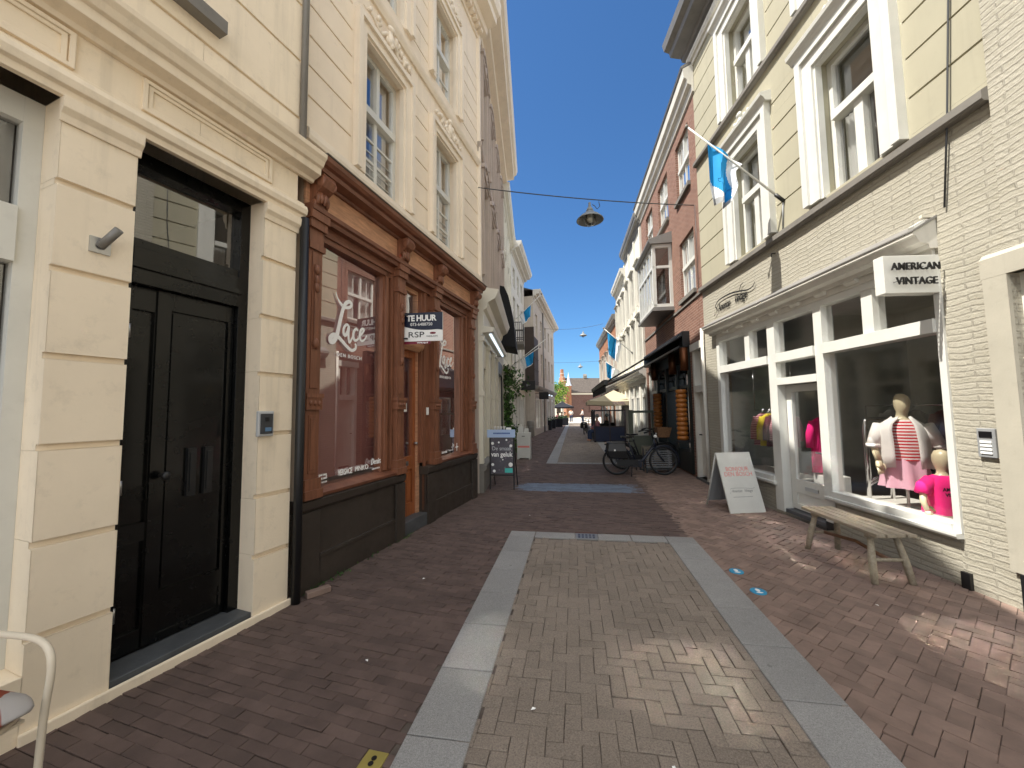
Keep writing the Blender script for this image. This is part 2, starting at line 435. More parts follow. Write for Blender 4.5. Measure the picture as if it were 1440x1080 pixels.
sl = bpy.data.lights.new('sun', 'SUN'); sl.energy = 3.3; sl.angle = math.radians(.5); sl.color = (1.0, .95, .87)
so = bpy.data.objects.new('sun', sl); COL.objects.link(so); so.rotation_euler = SUN_TO.to_track_quat('-Z', 'Y').to_euler(); so.location = (-8, -4, 20)
sc.view_settings.view_transform = 'Standard'; sc.view_settings.look = 'None'; sc.view_settings.exposure = 1.5; sc.view_settings.gamma = 1
sc.view_settings.use_curve_mapping = False
sc.cycles.max_bounces = 10; sc.cycles.diffuse_bounces = 5; sc.cycles.glossy_bounces = 5; sc.cycles.transparent_max_bounces = 24
sc.cycles.sample_clamp_indirect = 0; sc.cycles.blur_glossy = 0.0

# ------------------------------------------------------------------ camera
cam = bpy.data.cameras.new('camera'); co_ = bpy.data.objects.new('camera', cam); COL.objects.link(co_)
cam.sensor_width = 36; cam.sensor_fit = 'HORIZONTAL'; cam.lens = 541.0/1440*36; cam.clip_end = 900; cam.clip_start = .05
rx = Vector((.98728356, .15843184, -.01305887)); dn = Vector((-.02371514, .065558, -.99756691)); fw = Vector((-.15719025, .9851911, .06848157))
mw = Matrix((rx, -dn, -fw)).transposed().to_4x4(); mw.translation = (0, 0, 1.6)
co_.matrix_world = mw; sc.camera = co_

# ------------------------------------------------------------------ ground
def plane(name, pts, z, mat, kind='structure'):
    mb = MB(); mb.add([(x, y, z) for x, y in pts], [tuple(range(len(pts)))])
    return tag(mb.build(name, mat), kind=kind)
joint = M('joint_sand', srgb('#554c45'), .95, var=.3, vs=20)
far_ground = M('far_paving', srgb('#8d8377'), .9, var=.15, vs=.8, bump=.3, bs=30)
plane('ground', [(-400, -60), (400, -60), (400, 700), (-400, 700)], -.035, far_ground)
clink = M('brown_clinker', srgb('#62514a'), .8, var=.22, vs=5, dirt=.3, bump=.5, bs=120, bd=.003, island=.3)
clinkr = M('red_brown_clinker', srgb('#8c766a'), .8, var=.22, vs=5, dirt=.3, bump=.5, bs=120, bd=.003, island=.26)
conc = STONE('grey_brown_pavers', srgb('#867b70'), srgb('#796f64'), .42, 120, .85, .13)
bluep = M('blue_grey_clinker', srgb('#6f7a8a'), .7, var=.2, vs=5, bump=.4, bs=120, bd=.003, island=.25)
granite = STONE('granite_slab', srgb('#908f8d'), srgb('#848381'), .45, 190, .75, .14)

def paver(mb, c, u, v, L, Wd, z=0.0, j=.0012, ch=.0025):
    """one chamfered paver; c centre, u and v unit vectors"""
    h, w = L/2-j, Wd/2-j; aj = RN.gauss(0, .007); u, v = (u[0]*math.cos(aj)+v[0]*math.sin(aj), u[1]*math.cos(aj)+v[1]*math.sin(aj)), (v[0]*math.cos(aj)-u[0]*math.sin(aj), v[1]*math.cos(aj)-u[1]*math.sin(aj)); c = (c[0]+RN.gauss(0, .001), c[1]+RN.gauss(0, .001))
    z0 = z+RN.uniform(-.003, .002); tx, ty = RN.uniform(-.005, .005), RN.uniform(-.006, .006)
    vs = []
    for k, (a, b) in enumerate(((-h, -w), (h, -w), (h, w), (-h, w))):
        vs.append((c[0]+u[0]*a+v[0]*b, c[1]+u[1]*a+v[1]*b, -.03))
    for a, b, dz in ((-h, -w, -ch), (h, -w, -ch), (h, w, -ch), (-h, w, -ch)):
        vs.append((c[0]+u[0]*a+v[0]*b, c[1]+u[1]*a+v[1]*b, z0+dz+tx*a/h*.5+ty*b/w*.5))
    for a, b in ((-h+ch, -w+ch), (h-ch, -w+ch), (h-ch, w-ch), (-h+ch, w-ch)):
        vs.append((c[0]+u[0]*a+v[0]*b, c[1]+u[1]*a+v[1]*b, z0+tx*a/h*.5+ty*b/w*.5))
    mb.add(vs, [(0, 1, 5, 4), (1, 2, 6, 5), (2, 3, 7, 6), (3, 0, 4, 7), (4, 5, 9, 8), (5, 6, 10, 9), (6, 7, 11, 10), (7, 4, 8, 11), (8, 9, 10, 11)])
def running(mb, inside, org, deg, x0, x1, y0, y1, L=.2, Wd=.064):
    a = math.radians(deg); u = (math.cos(a), math.sin(a)); v = (-u[1], u[0])
    for r in range(int((y1-y0)/Wd)):
        off = (r % 2)*L/2+RN.uniform(-.02, .02)
        for q in range(int((x1-x0)/L)+1):
            a_, b_ = x0+q*L+off, y0+r*Wd+RN.uniform(-.0015, .0015)
            c = (org[0]+u[0]*a_+v[0]*b_, org[1]+u[1]*a_+v[1]*b_)
            if inside(c): paver(mb, c, u, v, L, Wd)
def herring(mb, inside, org, deg, x0, x1, y0, y1, w=.103):
    a = math.radians(deg); u = (math.cos(a), math.sin(a)); v = (-u[1], u[0])
    for i in range(int(x0/w), int(x1/w)):
        for j in range(int(y0/w), int(y1/w)):
            t = (i-j) % 4
            if t == 0: a_, b_, U, V = (i+1)*w, (j+.5)*w, u, v
            elif t == 3: a_, b_, U, V = (i+.5)*w, (j+1)*w, v, u
            else: continue
            c = (org[0]+u[0]*a_+v[0]*b_, org[1]+u[1]*a_+v[1]*b_)
            if inside(c): paver(mb, c, U, V, 2*w, w)
def lx(y):   # left building line
    return -2.75+.2*(y-1.4) if y < 3.1 else (-2.5+.146*(y-3.2) if y < 7.4 else (-1.9-.105*(y-7.4) if y < 19 else (-3.1 if y < 24 else -2.45+.06*(y-24))))
def rx_(y):  # right building line
    return 3.45-.123*(y-3.5) if y < 8.7 else (2.82-.02*(y-8.7) if y < 22 else 2.55)
K0, K1, K2, K3 = -.86, -.53, 1.08, 1.415      # the two stone bands
Y1, Y2 = 5.16, 11.75
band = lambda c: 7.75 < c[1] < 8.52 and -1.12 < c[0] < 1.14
mb = MB(); running(mb, lambda c: c[1] > .9 and c[1] < 46 and lx(c[1])-.12 < c[0] < K0+.05 and not band(c) or (Y1-.15 < c[1] < Y2+.1 and K0 <= c[0] < K3+.02 and not band(c)), (-2, 0), -9, -9, 7, .0, 47)
tag(mb.build('clinker_paving', clink), kind='structure')
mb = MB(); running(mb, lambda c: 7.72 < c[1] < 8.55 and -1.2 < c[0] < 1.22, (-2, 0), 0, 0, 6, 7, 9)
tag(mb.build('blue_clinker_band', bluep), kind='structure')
mb = MB(); herring(mb, lambda c: .9 < c[1] < 46 and K3-.04 < c[0] < rx_(c[1])+.12, (1.4, .5), 45, -1, 34, -34, 34, .086)
tag(mb.build('herringbone_paving', clinkr), kind='structure')
mb = MB(); herring(mb, lambda c: K1-.06 < c[0] < K2+.06 and (.9 < c[1] < Y1-.22 or Y2+.1 < c[1] < 46), (0, 0), 0, -1, 2, .8, 46, .086)
tag(mb.build('road_pavers', conc), kind='structure')
plane('joint_bed', [(-4.2, .3), (4.2, .3), (4.2, 46), (-4.2, 46)], -.009, joint)
# stone bands: slabs a few millimetres proud
mb = MB()
def slab(x0, x1, y0, y1):
    g = .004
    mb.loft([[(x0+g, y0+g, -.03), (x1-g, y0+g, -.03), (x1-g, y1-g, -.03), (x0+g, y1-g, -.03)], [(x0+g, y0+g, .004), (x1-g, y0+g, .004), (x1-g, y1-g, .004), (x0+g, y1-g, .004)],
             [(x0+g+.004, y0+g+.004, .008), (x1-g-.004, y0+g+.004, .008), (x1-g-.004, y1-g-.004, .008), (x0+g+.004, y1-g-.004, .008)]], True, False)
for ya, yb in ((.9, Y1-.22), (Y2+.12, 46)):
    for xa, xb in ((K0, K1), (K2, K3)):
        y = ya; n = max(1, round((yb-ya)/.52)); st = (yb-ya)/n
        for i in range(n): slab(xa, xb, y, y+st); y += st
for y0, xs in ((Y1-.22, [K0, K1, -.02, .26, .66, K2, K3]), (Y2-.1, [K0, K1, 0, .5, K2, K3])):
    for i in range(len(xs)-1):
        if (xs[i], xs[i+1]) == (-.02, .26): continue
        slab(xs[i], xs[i+1], y0, y0+.22)
tag(mb.build('stone_kerb_slabs', granite), kind='structure')
# small litter on the paving
# ------------------------------------------------------------------ shared building parts
def window(F, root, s0, s1, z0, z1, d=.14, zt=None, mull=True, fw=.065, mat=None, gl=None, curt=True, rows=(0, 0), name='window', bars=1, low_bars=1):
    """a sash window standing in an opening; the frame is the part, pane and curtain its sub-parts"""
    mat = mat or white; gl = gl or glass_old
    mb = MB(F); a, b = -d-.06, -d
    mb.box(s0, s0+fw, a, b, z0, z1); mb.box(s1-fw, s1, a, b, z0, z1)
    mb.box(s0+fw, s1-fw, a, b-.002, z0, z0+fw*1.3); mb.box(s0+fw, s1-fw, a, b-.002, z1-fw, z1)
    if zt:
        mb.box(s0+fw, s1-fw, a+.005, b+.035, zt-.045, zt+.045)
        sm = (s0+s1)/2
        if mull:
            mb.box(sm-.03, sm+.03, a+.006, b+.02, zt+.045, z1-fw); mb.box(sm-.028, sm+.028, a+.003, b-.01, z0+fw*1.3, zt-.045)
        for k in range(rows[0]):
            z = zt+.045+(z1-fw-zt-.045)*(k+1)/(rows[0]+1)
            mb.box(s0+fw, s1-fw, a+.012, b-.014, z-.012, z+.012)
        for k in range(rows[1]):
            z = z0+fw*1.3+(zt-.045-z0-fw*1.3)*(k+1)/(rows[1]+1)
            mb.box(s0+fw, s1-fw, a+.013, b-.015, z-.012, z+.012)
    w = mb.build(name, mat, root)
    p = MB(F); p.quad((s0+.01, -d-.03, z0+.01), (s1-.01, -d-.03, z0+.01), (s1-.01, -d-.03, z1-.01), (s0+.01, -d-.03, z1-.01))
    p.build('pane', gl, w)
    if curt:
        c = MB(F)
        for q0, q1 in ((s0+.02, s0+(s1-s0)*.42), (s0+(s1-s0)*.56, s1-.02)):
            n = 26; ph = RN.uniform(0, 6)
            L = [(q0+(q1-q0)*i/n, -d-.16+.022*math.sin(i*1.5+ph)+.01*math.sin(i*.6), 0) for i in range(n+1)]
            for i in range(n):
                (x0, o0, _), (x1, o1, _) = L[i], L[i+1]
                c.add([(x0, o0, z0+.02), (x1, o1, z0+.02), (x1, o1, z1), (x0, o0, z1)], [(0, 1, 2, 3)], True)
        c.build('curtain', curtain, w)
    return w
def surround(F, root, s0, s1, z0, z1, wd=.16, o=.05, mat=None, hood=True, foot=True):
    mat = mat or stuccoB2; mb = MB(F)
    for a, b, o1 in ((0, wd*.62, o), (wd*.62, wd, o+.035), (-.03, .0, o-.03)):
        mb.box(s0-b, s0-a, -.05 if a < 0 else 0, o1, z0, z1+b); mb.box(s1+a, s1+b, -.05 if a < 0 else 0, o1, z0, z1+b)
        mb.box(s0-a, s1+a, -.05 if a < 0 else 0, o1, z1+a, z1+b)
    if hood: mb.prof([(0, z1+wd), (o+.09, z1+wd+.03), (o+.11, z1+wd+.07), (0, z1+wd+.09)], s0-wd-.05, s1+wd+.05)
    return mb.build('window_surround', mat, root)
def garland(F, root, s, z, L=.9, mat=None, h=.2, sd=1):
    """a plaster scroll-and-leaf ornament above a window"""
    r = random.Random(sd); mb = MB(F)
    for k in range(34):
        t = r.uniform(-1, 1); u = abs(t)
        hh = h*(1-u)**.8
        mb.blob((s+t*L/2, .05+r.uniform(0, .03), z+hh*r.uniform(-.4, .9)), .035*(1.2-u*.7), .03, .045*(1.2-u*.6), 6, 4, .3)
    for sg in (-1, 1):
        pts = []
        for i in range(14):
            t = i/13; pts.append((s+sg*(.05+L*.45*t), .055, z+.07*math.cos(t*9)*(1-t)))
        mb.tube(pts, [.028*(1-.7*i/13) for i in range(14)], 6)
    mb.blob((s, .07, z+.03), .06, .04, .1, 8, 6, .1); mb.blob((s, .08, z+.16), .07, .04, .05, 8, 5, .15)
    return mb.build('garland', mat or stuccoB2, root)
CORN = lambda z, h, o: [(0, z), (.03, z), (.04, z+h*.18), (o*.35, z+h*.22), (o*.38, z+h*.4), (o*.78, z+h*.45), (o*.8, z+h*.62), (o*.92, z+h*.68), (o, z+h*.86), (o, z+h), (0, z+h)]
def cornice(F, root, s0, s1, z, h, o, mat, name='cornice', pts=None):
    return MB(F).prof(pts or CORN(z, h, o), s0, s1).build(name, mat, root)
def grooves(zs, s0, s1, w=.022, d=.018): return [(s0, s1, z-w/2, z+w/2, -d) for z in zs]
def roofslab(F, root, s0, s1, z, d=9, rise=2.2, mat=None):
    mb = MB(F); mb.add([(s0, 0, z), (s1, 0, z), (s1, -d/2, z+rise), (s0, -d/2, z+rise), (s1, -d, z), (s0, -d, z)], [(0, 1, 2, 3), (3, 2, 4, 5), (0, 3, 5), (1, 4, 2)])
    return mb.build('roof', mat or rooft, root)
def interior(F, root, s0, s1, z0, z1, d=3.0, mat=None, o=-.3):
    mb = MB(F); m = .03
    s0 += m; s1 -= m
    mb.quad((s0, -d, z0), (s1, -d, z0), (s1, -d, z1), (s0, -d, z1)); mb.quad((s0, o, z0), (s0, -d, z0), (s0, -d, z1), (s0, o, z1))
    mb.quad((s1, o, z0), (s1, -d, z0), (s1, -d, z1), (s1, o, z1)); mb.quad((s0, o, z1), (s1, o, z1), (s1, -d, z1), (s0, -d, z1))
    mb.quad((s0, o, z0), (s1, o, z0), (s1, -d, z0), (s0, -d, z0))
    return mb.build('interior', mat or room, root)

# ================================================================== cream building with the black door
FA = Fr((-2.642, 1.900), (-2.408, 2.981)); A1 = 1.115
bA = thing('cream_building', 'cream stucco building with rusticated pilasters and a tall black double door, nearest on the left', 'building', (-2.642, 1.9, 0))
gz = [.49, .95, 1.44, 1.92, 2.39, 2.87]
mb = MB(FA)
regs = grooves(gz, -.33, 0, .034, .028)+grooves(gz, .82, A1, .034, .028)
regs += [(0, .82, .0, 3.345, None), (-3.4, -.33, .32, 3.345, None)]
mb.relief(-7, A1, 0, 3.345, regs, hd=.24)
mb.quad((A1, 0, 0), (A1, -.6, 0), (A1, -.6, 3.345), (A1, 0, 3.345))
mb.build('wall', stuccoA, bA)
mb = MB(FA)
rg = grooves([4.28, 4.83, 5.38, 5.93, 6.48, 7.3, 7.85, 8.4, 8.95, 9.5], -7, A1, .025, .02)
rg += [(-.72, .33, 4.5, 6.6, None), (-3.1, -2.05, 4.5, 6.6, None), (-.72, .33, 7.5, 9.4, None), (-3.1, -2.05, 7.5, 9.4, None)]
mb.relief(-7, A1, 3.345, 10.0, rg, hd=.25)
mb.shell(-7, A1, 0, 10.0, 9)
mb.build('upper_wall', stuccoA, bA)
for s0 in (-.72, -3.1):
    for z0, z1 in ((4.5, 6.6), (7.5, 9.4)):
        window(FA, bA, s0, s0+1.05, z0, z1, .16, z0+1.3, mat=midgrey if z0 < 5 else white)
        MB(FA).box(s0-.1, s0+1.15, 0, .09, z0-.1, z0-.002).build('sill', slate, bA)
cornice(FA, bA, -7, A1+.1, 9.9, .5, .4, stuccoA, 'eaves_cornice')
roofslab(FA, bA, -7, A1, 10.4)
# entablature: moulded architrave, frieze panels, cornice
MB(FA).prof([(0, 3.33), (.035, 3.33), (.04, 3.37), (.065, 3.38), (.075, 3.42), (.062, 3.455), (.03, 3.465), (.03, 3.49), (0, 3.495)], -7, A1+.05).build('architrave', stuccoA, bA)
MB(FA).prof([(0, 3.74), (.03, 3.74), (.045, 3.765), (.12, 3.79), (.125, 3.85), (.15, 3.86), (.17, 3.9), (.195, 3.93), (.2, 3.965), (.03, 4.005), (0, 4.005)], -7, A1+.14).build('cornice', stuccoA, bA)
for s0, s1 in ((.0, .86), (-2.3, -.3), (-5, -2.7)):
    mb = MB(FA); za, zb = 3.515, 3.725
    for k, (m, o) in enumerate(((0, .022), (.03, .012))):
        a, b, c, d = s0+m, s1-m, za+m*.8, zb-m*.8; t = .024
        mb.box(a, b, 0, o, c, c+t); mb.box(a, b, 0, o, d-t, d); mb.box(a, a+t, 0, o, c+t, d-t); mb.box(b-t, b, 0, o, c+t, d-t)
    mb.build('frieze_panel', stuccoA, bA)
for s0, s1 in ((-.33, 0), (.82, A1)):
    MB(FA).prof([(0, 3.2), (.012, 3.2), (.02, 3.24), (.045, 3.27), (.05, 3.33), (0, 3.33)], s0-.01, s1+.01).build('pilaster_cap', stuccoA, bA)
# steps
MB(FA).box(-.0, .82, -.24, -.01, 0, .085).build('doorstep', bluestone, bA, bevel=.006)
MB(FA).box(-.335, A1+.02, 0, .025, -.02, .055).build('base_kerb', stuccoA, bA, bevel=.008)
# the black door
o = -.2
mb = MB(FA)
mb.box(.0, .075, o-.06, o+.03, .085, 3.345); mb.box(.745, .82, o-.06, o+.03, .085, 3.345)
mb.box(.075, .745, o-.06, o+.028, 3.25, 3.345); mb.box(.075, .745, o-.06, o+.04, 2.46, 2.70); mb.box(.06, .76, o, o+.06, 2.56, 2.60); mb.box(.075, .745, o-.06, o+.02, 2.7, 2.76)
mb.build('door_frame', blackp, bA)
MB(FA).quad((.07, o-.03, 2.75), (.75, o-.03, 2.75), (.75, o-.03, 3.26), (.07, o-.03, 3.26)).build('transom_pane', glass_film, bA)
MB(FA).relief(.078, .262, .1, 2.455, [(.11, .232, .9, 2.3, o-.05), (.11, .232, .22, .78, o-.05), (.24, .262, .1, 2.455, o-.012)], base=o-.025).build('side_leaf', blackp, bA)
d = MB(FA).relief(.262, .742, .1, 2.455, [(.32, .7, .42, 2.33, o-.032), (.335, .685, .435, 2.315, o-.02), (.32, .7, .15, .3, o-.02)], base=o-.012).build('door', blackp, bA)
for s0 in (.45, .56):
    mb = MB(FA)
    mb.box(s0, s0+.055, o-.02, o+.008, 1.02, 1.36); mb.box(s0+.012, s0+.043, o+.008, o+.016, 1.05, 1.33)
    mb.build('letter_slot', blackm, d)
mb = MB(FA); mb.tube([(.3, o-.02, 1.19), (.3, o+.045, 1.19)], .014, 10); mb.blob((.3, o+.055, 1.19), .03, .022, .03, 12, 8); mb.build('door_knob', blackm, d)
for z in (.33, 1.1, 2.1):
    MB(FA).cyl((.082, o+.01, z), (.082, o+.01, z+.09), .011).build('hinge', steel, bA)
interior(FA, bA, 0, .82, .1, 3.3, 1.5, roomd, -.3)
# white framed shop window at the edge of the frame
mb = MB(FA); o = -.22
mb.box(-.405, -.33, o-.05, o+.03, .32, 3.345); mb.box(-3.4, -3.3, o-.05, o+.03, .32, 3.345)
mb.box(-3.3, -.405, o-.05, o+.028, 3.2, 3.345); mb.box(-3.3, -.405, o-.05, o+.05, 2.42, 2.72); mb.box(-3.3, -.405, o-.05, o+.03, .32, .5)
mb.box(-1.9, -1.8, o-.05, o+.025, .5, 2.42); mb.box(-1.9, -1.8, o-.05, o+.025, 2.72, 3.2)
w = mb.build('shop_window', white, bA)
mb = MB(FA); mb.quad((-3.3, o-.02, .45), (-.42, o-.02, .45), (-.42, o-.02, 3.25), (-3.3, o-.02, 3.25)); mb.build('pane', glass_old, w)
interior(FA, bA, -3.4, -.33, .32, 3.34, 3, room, -.3)
# wall mounted pole holder, intercom, downpipes
mb = MB(FA); t = thing('flag_holder', 'small grey steel tube on a square plate, on the pilaster left of the black door', 'flag holder', FA.w(-.15, 0, 2.58))
mb.box(-.195, -.105, 0, .012, 2.53, 2.62); mb.build('plate', steel, t)
MB(FA).tube([(-.15, .01, 2.57), (-.11, .1, 2.67)], .022, 14).build('tube', zinc, t)
t = thing('intercom', 'silver and black door intercom on the pilaster right of the black door', 'intercom', FA.w(.82, 0, 1.5))
MB(FA).box(.8, .93, .0, .03, 1.42, 1.62).build('housing', silver, t, bevel=.006)
mb = MB(FA); mb.box(.815, .915, .03, .04, 1.44, 1.6); mb.build('faceplate', darkgrey, t, bevel=.003)
MB(FA).box(.85, .88, .04, .044, 1.54, 1.57).build('camera_eye', black_v, t); MB(FA).box(.85, .9, .04, .044, 1.46, 1.49).build('button', M('blue_button', srgb('#5d7f9f'), .4), t)
t = tag(MB(FA).tube([(1.16, .045, .0), (1.16, .045, 1.15), (1.16, .045, 3.35)], .036, 12).build('downpipe', blackm, None, FA.w(1.16, 0, 0)), 'black round downpipe between the cream building and the wooden shopfront', 'downpipe')
tag(MB(FA).tube([(1.13, .03, 4.02), (1.13, .03, 7.2), (1.13, .03, 10.3)], .03, 10).build('downpipe', zinc, None, FA.w(1.13, 0, 4.02)), 'grey zinc downpipe high up where the cream wall meets the beige wall', 'downpipe')

# ================================================================== beige building over the wooden shopfront
FB = Fr((-2.449, 3.23), (-1.915, 6.904)); B1 = 4.27
bB = thing('beige_building', 'tall beige stucco building with plaster garlands over a carved brown wooden shopfront', 'building', (-2.449, 3.23, 0))
regs = grooves([4.66, 4.97, 5.28, 5.6, 5.92, 6.24], -.07, B1)+grooves([7.05, 7.35, 7.65, 7.95, 8.25, 8.55], -.07, B1)
W1 = [(.72, 1.55, 4.36, 6.08), (2.4, 3.22, 4.36, 6.08)]; W2 = [(.72, 1.55, 6.98, 8.5), (2.4, 3.22, 6.98, 8.5)]
for a, b, c, d in W1+W2: regs += [(a-.2, b+.2, c-.04, d+.2, 0), (a, b, c, d, None)]
mb = MB(FB); mb.relief(-.1, B1, 3.98, 9.6, regs, hd=.2); mb.shell(-.1, B1, 0, 9.6, 9); mb.build('wall', stuccoB, bB)
cornice(FB, bB, -.1, B1, 4.16, .12, .06, stuccoB2, 'sill_band', [(0, 4.2), (.05, 4.2), (.06, 4.24), (.06, 4.3), (.03, 4.32), (0, 4.32)])
cornice(FB, bB, -.1, B1, 6.55, .2, .07, stuccoB2, 'string_course', [(0, 6.62), (.03, 6.62), (.06, 6.68), (.07, 6.72), (.03, 6.76), (0, 6.76)])
for i, (a, b, c, d) in enumerate(W1+W2):
    window(FB, bB, a, b, c, d, .13, c+(d-c)*.56, rows=(0, 2 if i < 2 else 1), gl=glass_old)
    surround(FB, bB, a, b, c-.02, d, .17, .045, hood=False)
    garland(FB, bB, (a+b)/2, d+.26, 1.0, h=.16, sd=i)
    if i < 2:
        mb = MB(FB)
        for k in range(4): mb.tube([(a+.08, -.15, c+.18+k*.1), (b-.08, -.15, c+.18+k*.1)], .006, 6)
        mb.build('guard_rail', white, bB)
cornice(FB, bB, -.1, B1+.12, 9.45, .75, .5, stuccoB2, 'main_cornice')
mb = MB(FB)
for k in range(30): mb.box(-.05+k*.145, .02+k*.145, .03, .14, 9.52, 9.6)
mb.build('dentil_row', stuccoB2, bB)
roofslab(FB, bB, -.1, B1, 10.2)
MB(FB).prof([(-.05, 3.3), (.015, 3.3), (.015, 4.2), (-.05, 4.2)], -.1, 0).build('corner_board', stuccoB, bB)
# stall riser
mb = MB(FB)
for a, b in ((-.1, 1.52), (2.12, 3.92)):
    mb.box(a, b, -.3, .05, 0, .27); mb.box(a, b, -.3, .035, .27, .7)
    mb.prof([(-.3, .7), (.05, .7), (.075, .73), (.085, .8), (.05, .815), (-.3, .82)], a-.01, b+.01)
    mb.box(a, b, .035, .06, .255, .285)
mb.box(-.1, .12, .05, .07, 0, .7); mb.box(1.34, 1.525, .05, .075, 0, .7); mb.box(2.115, 2.34, .05, .075, 0, .7); mb.box(3.7, 3.93, .05, .075, 0, .7)
mb.build('stall_riser', plinth, bB)
# carved pilasters
PIL = [(-.07, .09), (1.345, 1.505), (2.3, 2.46), (3.7, 3.86)]
for a, b in PIL:
    mb = MB(FB)
    mb.box(a, b, -.08, .06, .82, 3.5)
    mb.box(a-.025, b+.025, -.06, .1, .82, .9); mb.box(a-.015, b+.015, -.06, .085, .9, 1.0)
    mb.box(a-.012, b+.012, -.06, .085, 1.63, 1.78); mb.box(a-.02, b+.02, -.06, .095, 1.74, 1.78)
    for k in range(3): mb.blob((a+.03+k*(b-a-.06)/2, .09, 1.69), .018, .014, .025, 6, 5)
    mb.box(a+.035, b-.035, .06, .068, 1.05, 1.58); mb.box(a+.05, b-.05, .068, .074, 1.08, 1.55)
    mb.box(a+.035, b-.035, .06, .07, 1.83, 3.12); mb.box(a+.055, b-.055, .07, .082, 2.2, 3.0)
    for z in (2.25, 2.95, 2.85, 2.78): mb.blob(((a+b)/2, .085, z), .035, .018, .05, 8, 5, .2)
    mb.box(a-.015, b+.015, -.06, .085, 3.14, 3.2); mb.box(a-.005, b+.005, -.06, .07, 3.2, 3.34); mb.box(a-.02, b+.02, -.06, .1, 3.34, 3.42); mb.box(a-.03, b+.03, -.06, .12, 3.42, 3.5)
    mb.build('carved_pilaster', wood, bB)
    s = (a+b)/2; mb = MB(FB)
    prof_ = [(.03, 3.5), (.1, 3.52), (.12, 3.58), (.09, 3.63), (.13, 3.68), (.19, 3.72), (.22, 3.79), (.2, 3.84), (.03, 3.84)]
    mb.prof(prof_, s-.07, s+.07)
    for sg in (-1, 1):
        mb.blob((s+sg*.072, .17, 3.77), .012, .055, .055, 10, 6); mb.blob((s+sg*.072, .09, 3.57), .01, .035, .04, 8, 5)
    for k in range(5): mb.blob((s+(k-2)*.028, .15-.012*abs(k-2), 3.62+.01*k % .02), .022, .03, .06, 6, 5, .2)
    mb.build('scroll_bracket', wood, bB)
# window joinery between the pilasters
mb = MB(FB)
for a, b in ((.09, .13), (1.16, 1.345), (2.07, 2.3), (3.4, 3.7)):
    mb.box(a, b, -.12, -.015 if b-a < .1 else -.03, .87, 3.46)
mb.box(1.19, 1.24, -.03, .0, .9, 3.44); mb.box(1.29, 1.33, -.03, .01, .9, 3.44); mb.box(2.12, 2.17, -.03, 0, .2, 3.44); mb.box(3.43, 3.48, -.03, 0, .9, 3.44); mb.box(3.58, 3.64, -.03, .01, .9, 3.44)
mb.build('window_jamb', wood, bB)
for a, b in ((.09, 1.345), (2.34, 3.7)):
    MB(FB).prof([(-.12, .82), (.07, .82), (.08, .85), (.0, .875), (-.12, .9)], a, b).build('window_sill', woodh, bB)
    mb = MB(FB); mb.box(a, b, -.12, .02, 3.36, 3.47); mb.box(a, b, -.12, .0, 3.3, 3.36); mb.build('window_head', woodh, bB)
MB(FB).box(1.53, 2.3, -.26, .015, 3.36, 3.47).build('door_head', woodh, bB)
for a, b, op in ((.1, 1.2, -.06), (2.42, 3.42, -.06)):
    MB(FB).quad((a, op+.02, .86), (b, op-.02, .86), (b, op-.02, 3.34), (a, op+.02, 3.34)).build('shop_pane', glass_lace, bB)
    MB(FB).box(a-.05, b+.15, -.2, -.17, .93, 3.4).build('window_backdrop', maroon, bB)
    MB(FB).box(a-.05, b+.15, -.165, -.07, .78, .875).build('display_shelf', white_dull, bB)
interior(FB, bB, -.05, 3.95, .1, 3.45, 3.2, roomd, -.3)
# entablature
MB(FB).prof([(-.1, 3.45), (.09, 3.45), (.1, 3.49), (.13, 3.5), (.135, 3.54), (.1, 3.56), (-.1, 3.56)], -.1, 3.92).build('lower_moulding', woodh, bB)
MB(FB).box(-.1, 3.92, -.1, .04, 3.56, 3.83).build('frieze', woodl, bB)
MB(FB).prof([(-.1, 3.83), (.07, 3.83), (.08, 3.855), (.19, 3.865), (.2, 3.905), (.235, 3.915), (.26, 3.945), (.27, 3.985), (-.1, 4.0)], -.1, 3.97).build('shop_cornice', woodh, bB)
MB(FB).prof([(-.05, 4.001), (.28, 3.987), (.285, 3.995), (-.05, 4.03)], -.1, 3.98).build('lead_flashing', slate, bB)
# recessed shop door
o = -.1
mb = MB(FB); mb.box(1.51, 1.57, o-.06, o+.02, .17, 3.4); mb.box(2.05, 2.12, o-.06, o+.02, .17, 3.4); mb.box(1.57, 2.05, o-.06, o+.02, 3.3, 3.4)
mb.prof([(o-.06, 2.46), (o+.05, 2.46), (o+.09, 2.52), (o+.1, 2.57), (o+.03, 2.6), (o-.06, 2.6)], 1.53, 2.12)
mb.build('door_frame', woodl, bB)
MB(FB).quad((1.56, o-.02, 2.58), (2.06, o-.02, 2.58), (2.06, o-.02, 3.32), (1.56, o-.02, 3.32)).build('transom_pane', glass_lace, bB)
d = MB(FB).relief(1.57, 2.05, .17, 2.46, [(1.65, 1.97, .98, 2.36, None), (1.64, 1.785, .34, .8, o-.035), (1.835, 1.98, .34, .8, o-.035), (1.665, 1.76, .38, .76, o-.02), (1.86, 1.955, .38, .76, o-.02)], hd=.05, base=o-.01).build('shop_door', woodd, bB)
MB(FB).quad((1.64, o-.04, .97), (1.98, o-.04, .97), (1.98, o-.04, 2.37), (1.64, o-.04, 2.37)).build('pane', glass_lace, d)
MB(FB).box(1.55, 2.08, o-.15, o-.12, .17, 2.5).build('door_backdrop', maroon, bB)
MB(FB).box(1.66, 1.86, o-.008, o+.006, .86, .92).build('letter_plate', steel, d)
MB(FB).box(1.67, 1.87, o-.038, o-.034, 1.6, 1.72).build('paper_notice', white_v, d)
mb = MB(FB)
for k in range(9): mb.box(1.66, 1.66+.04+.04*((k*7) % 5)/5, o-.038, o-.036, 1.05+k*.035, 1.062+k*.035)
mb.build('opening_hours', white_v, d)
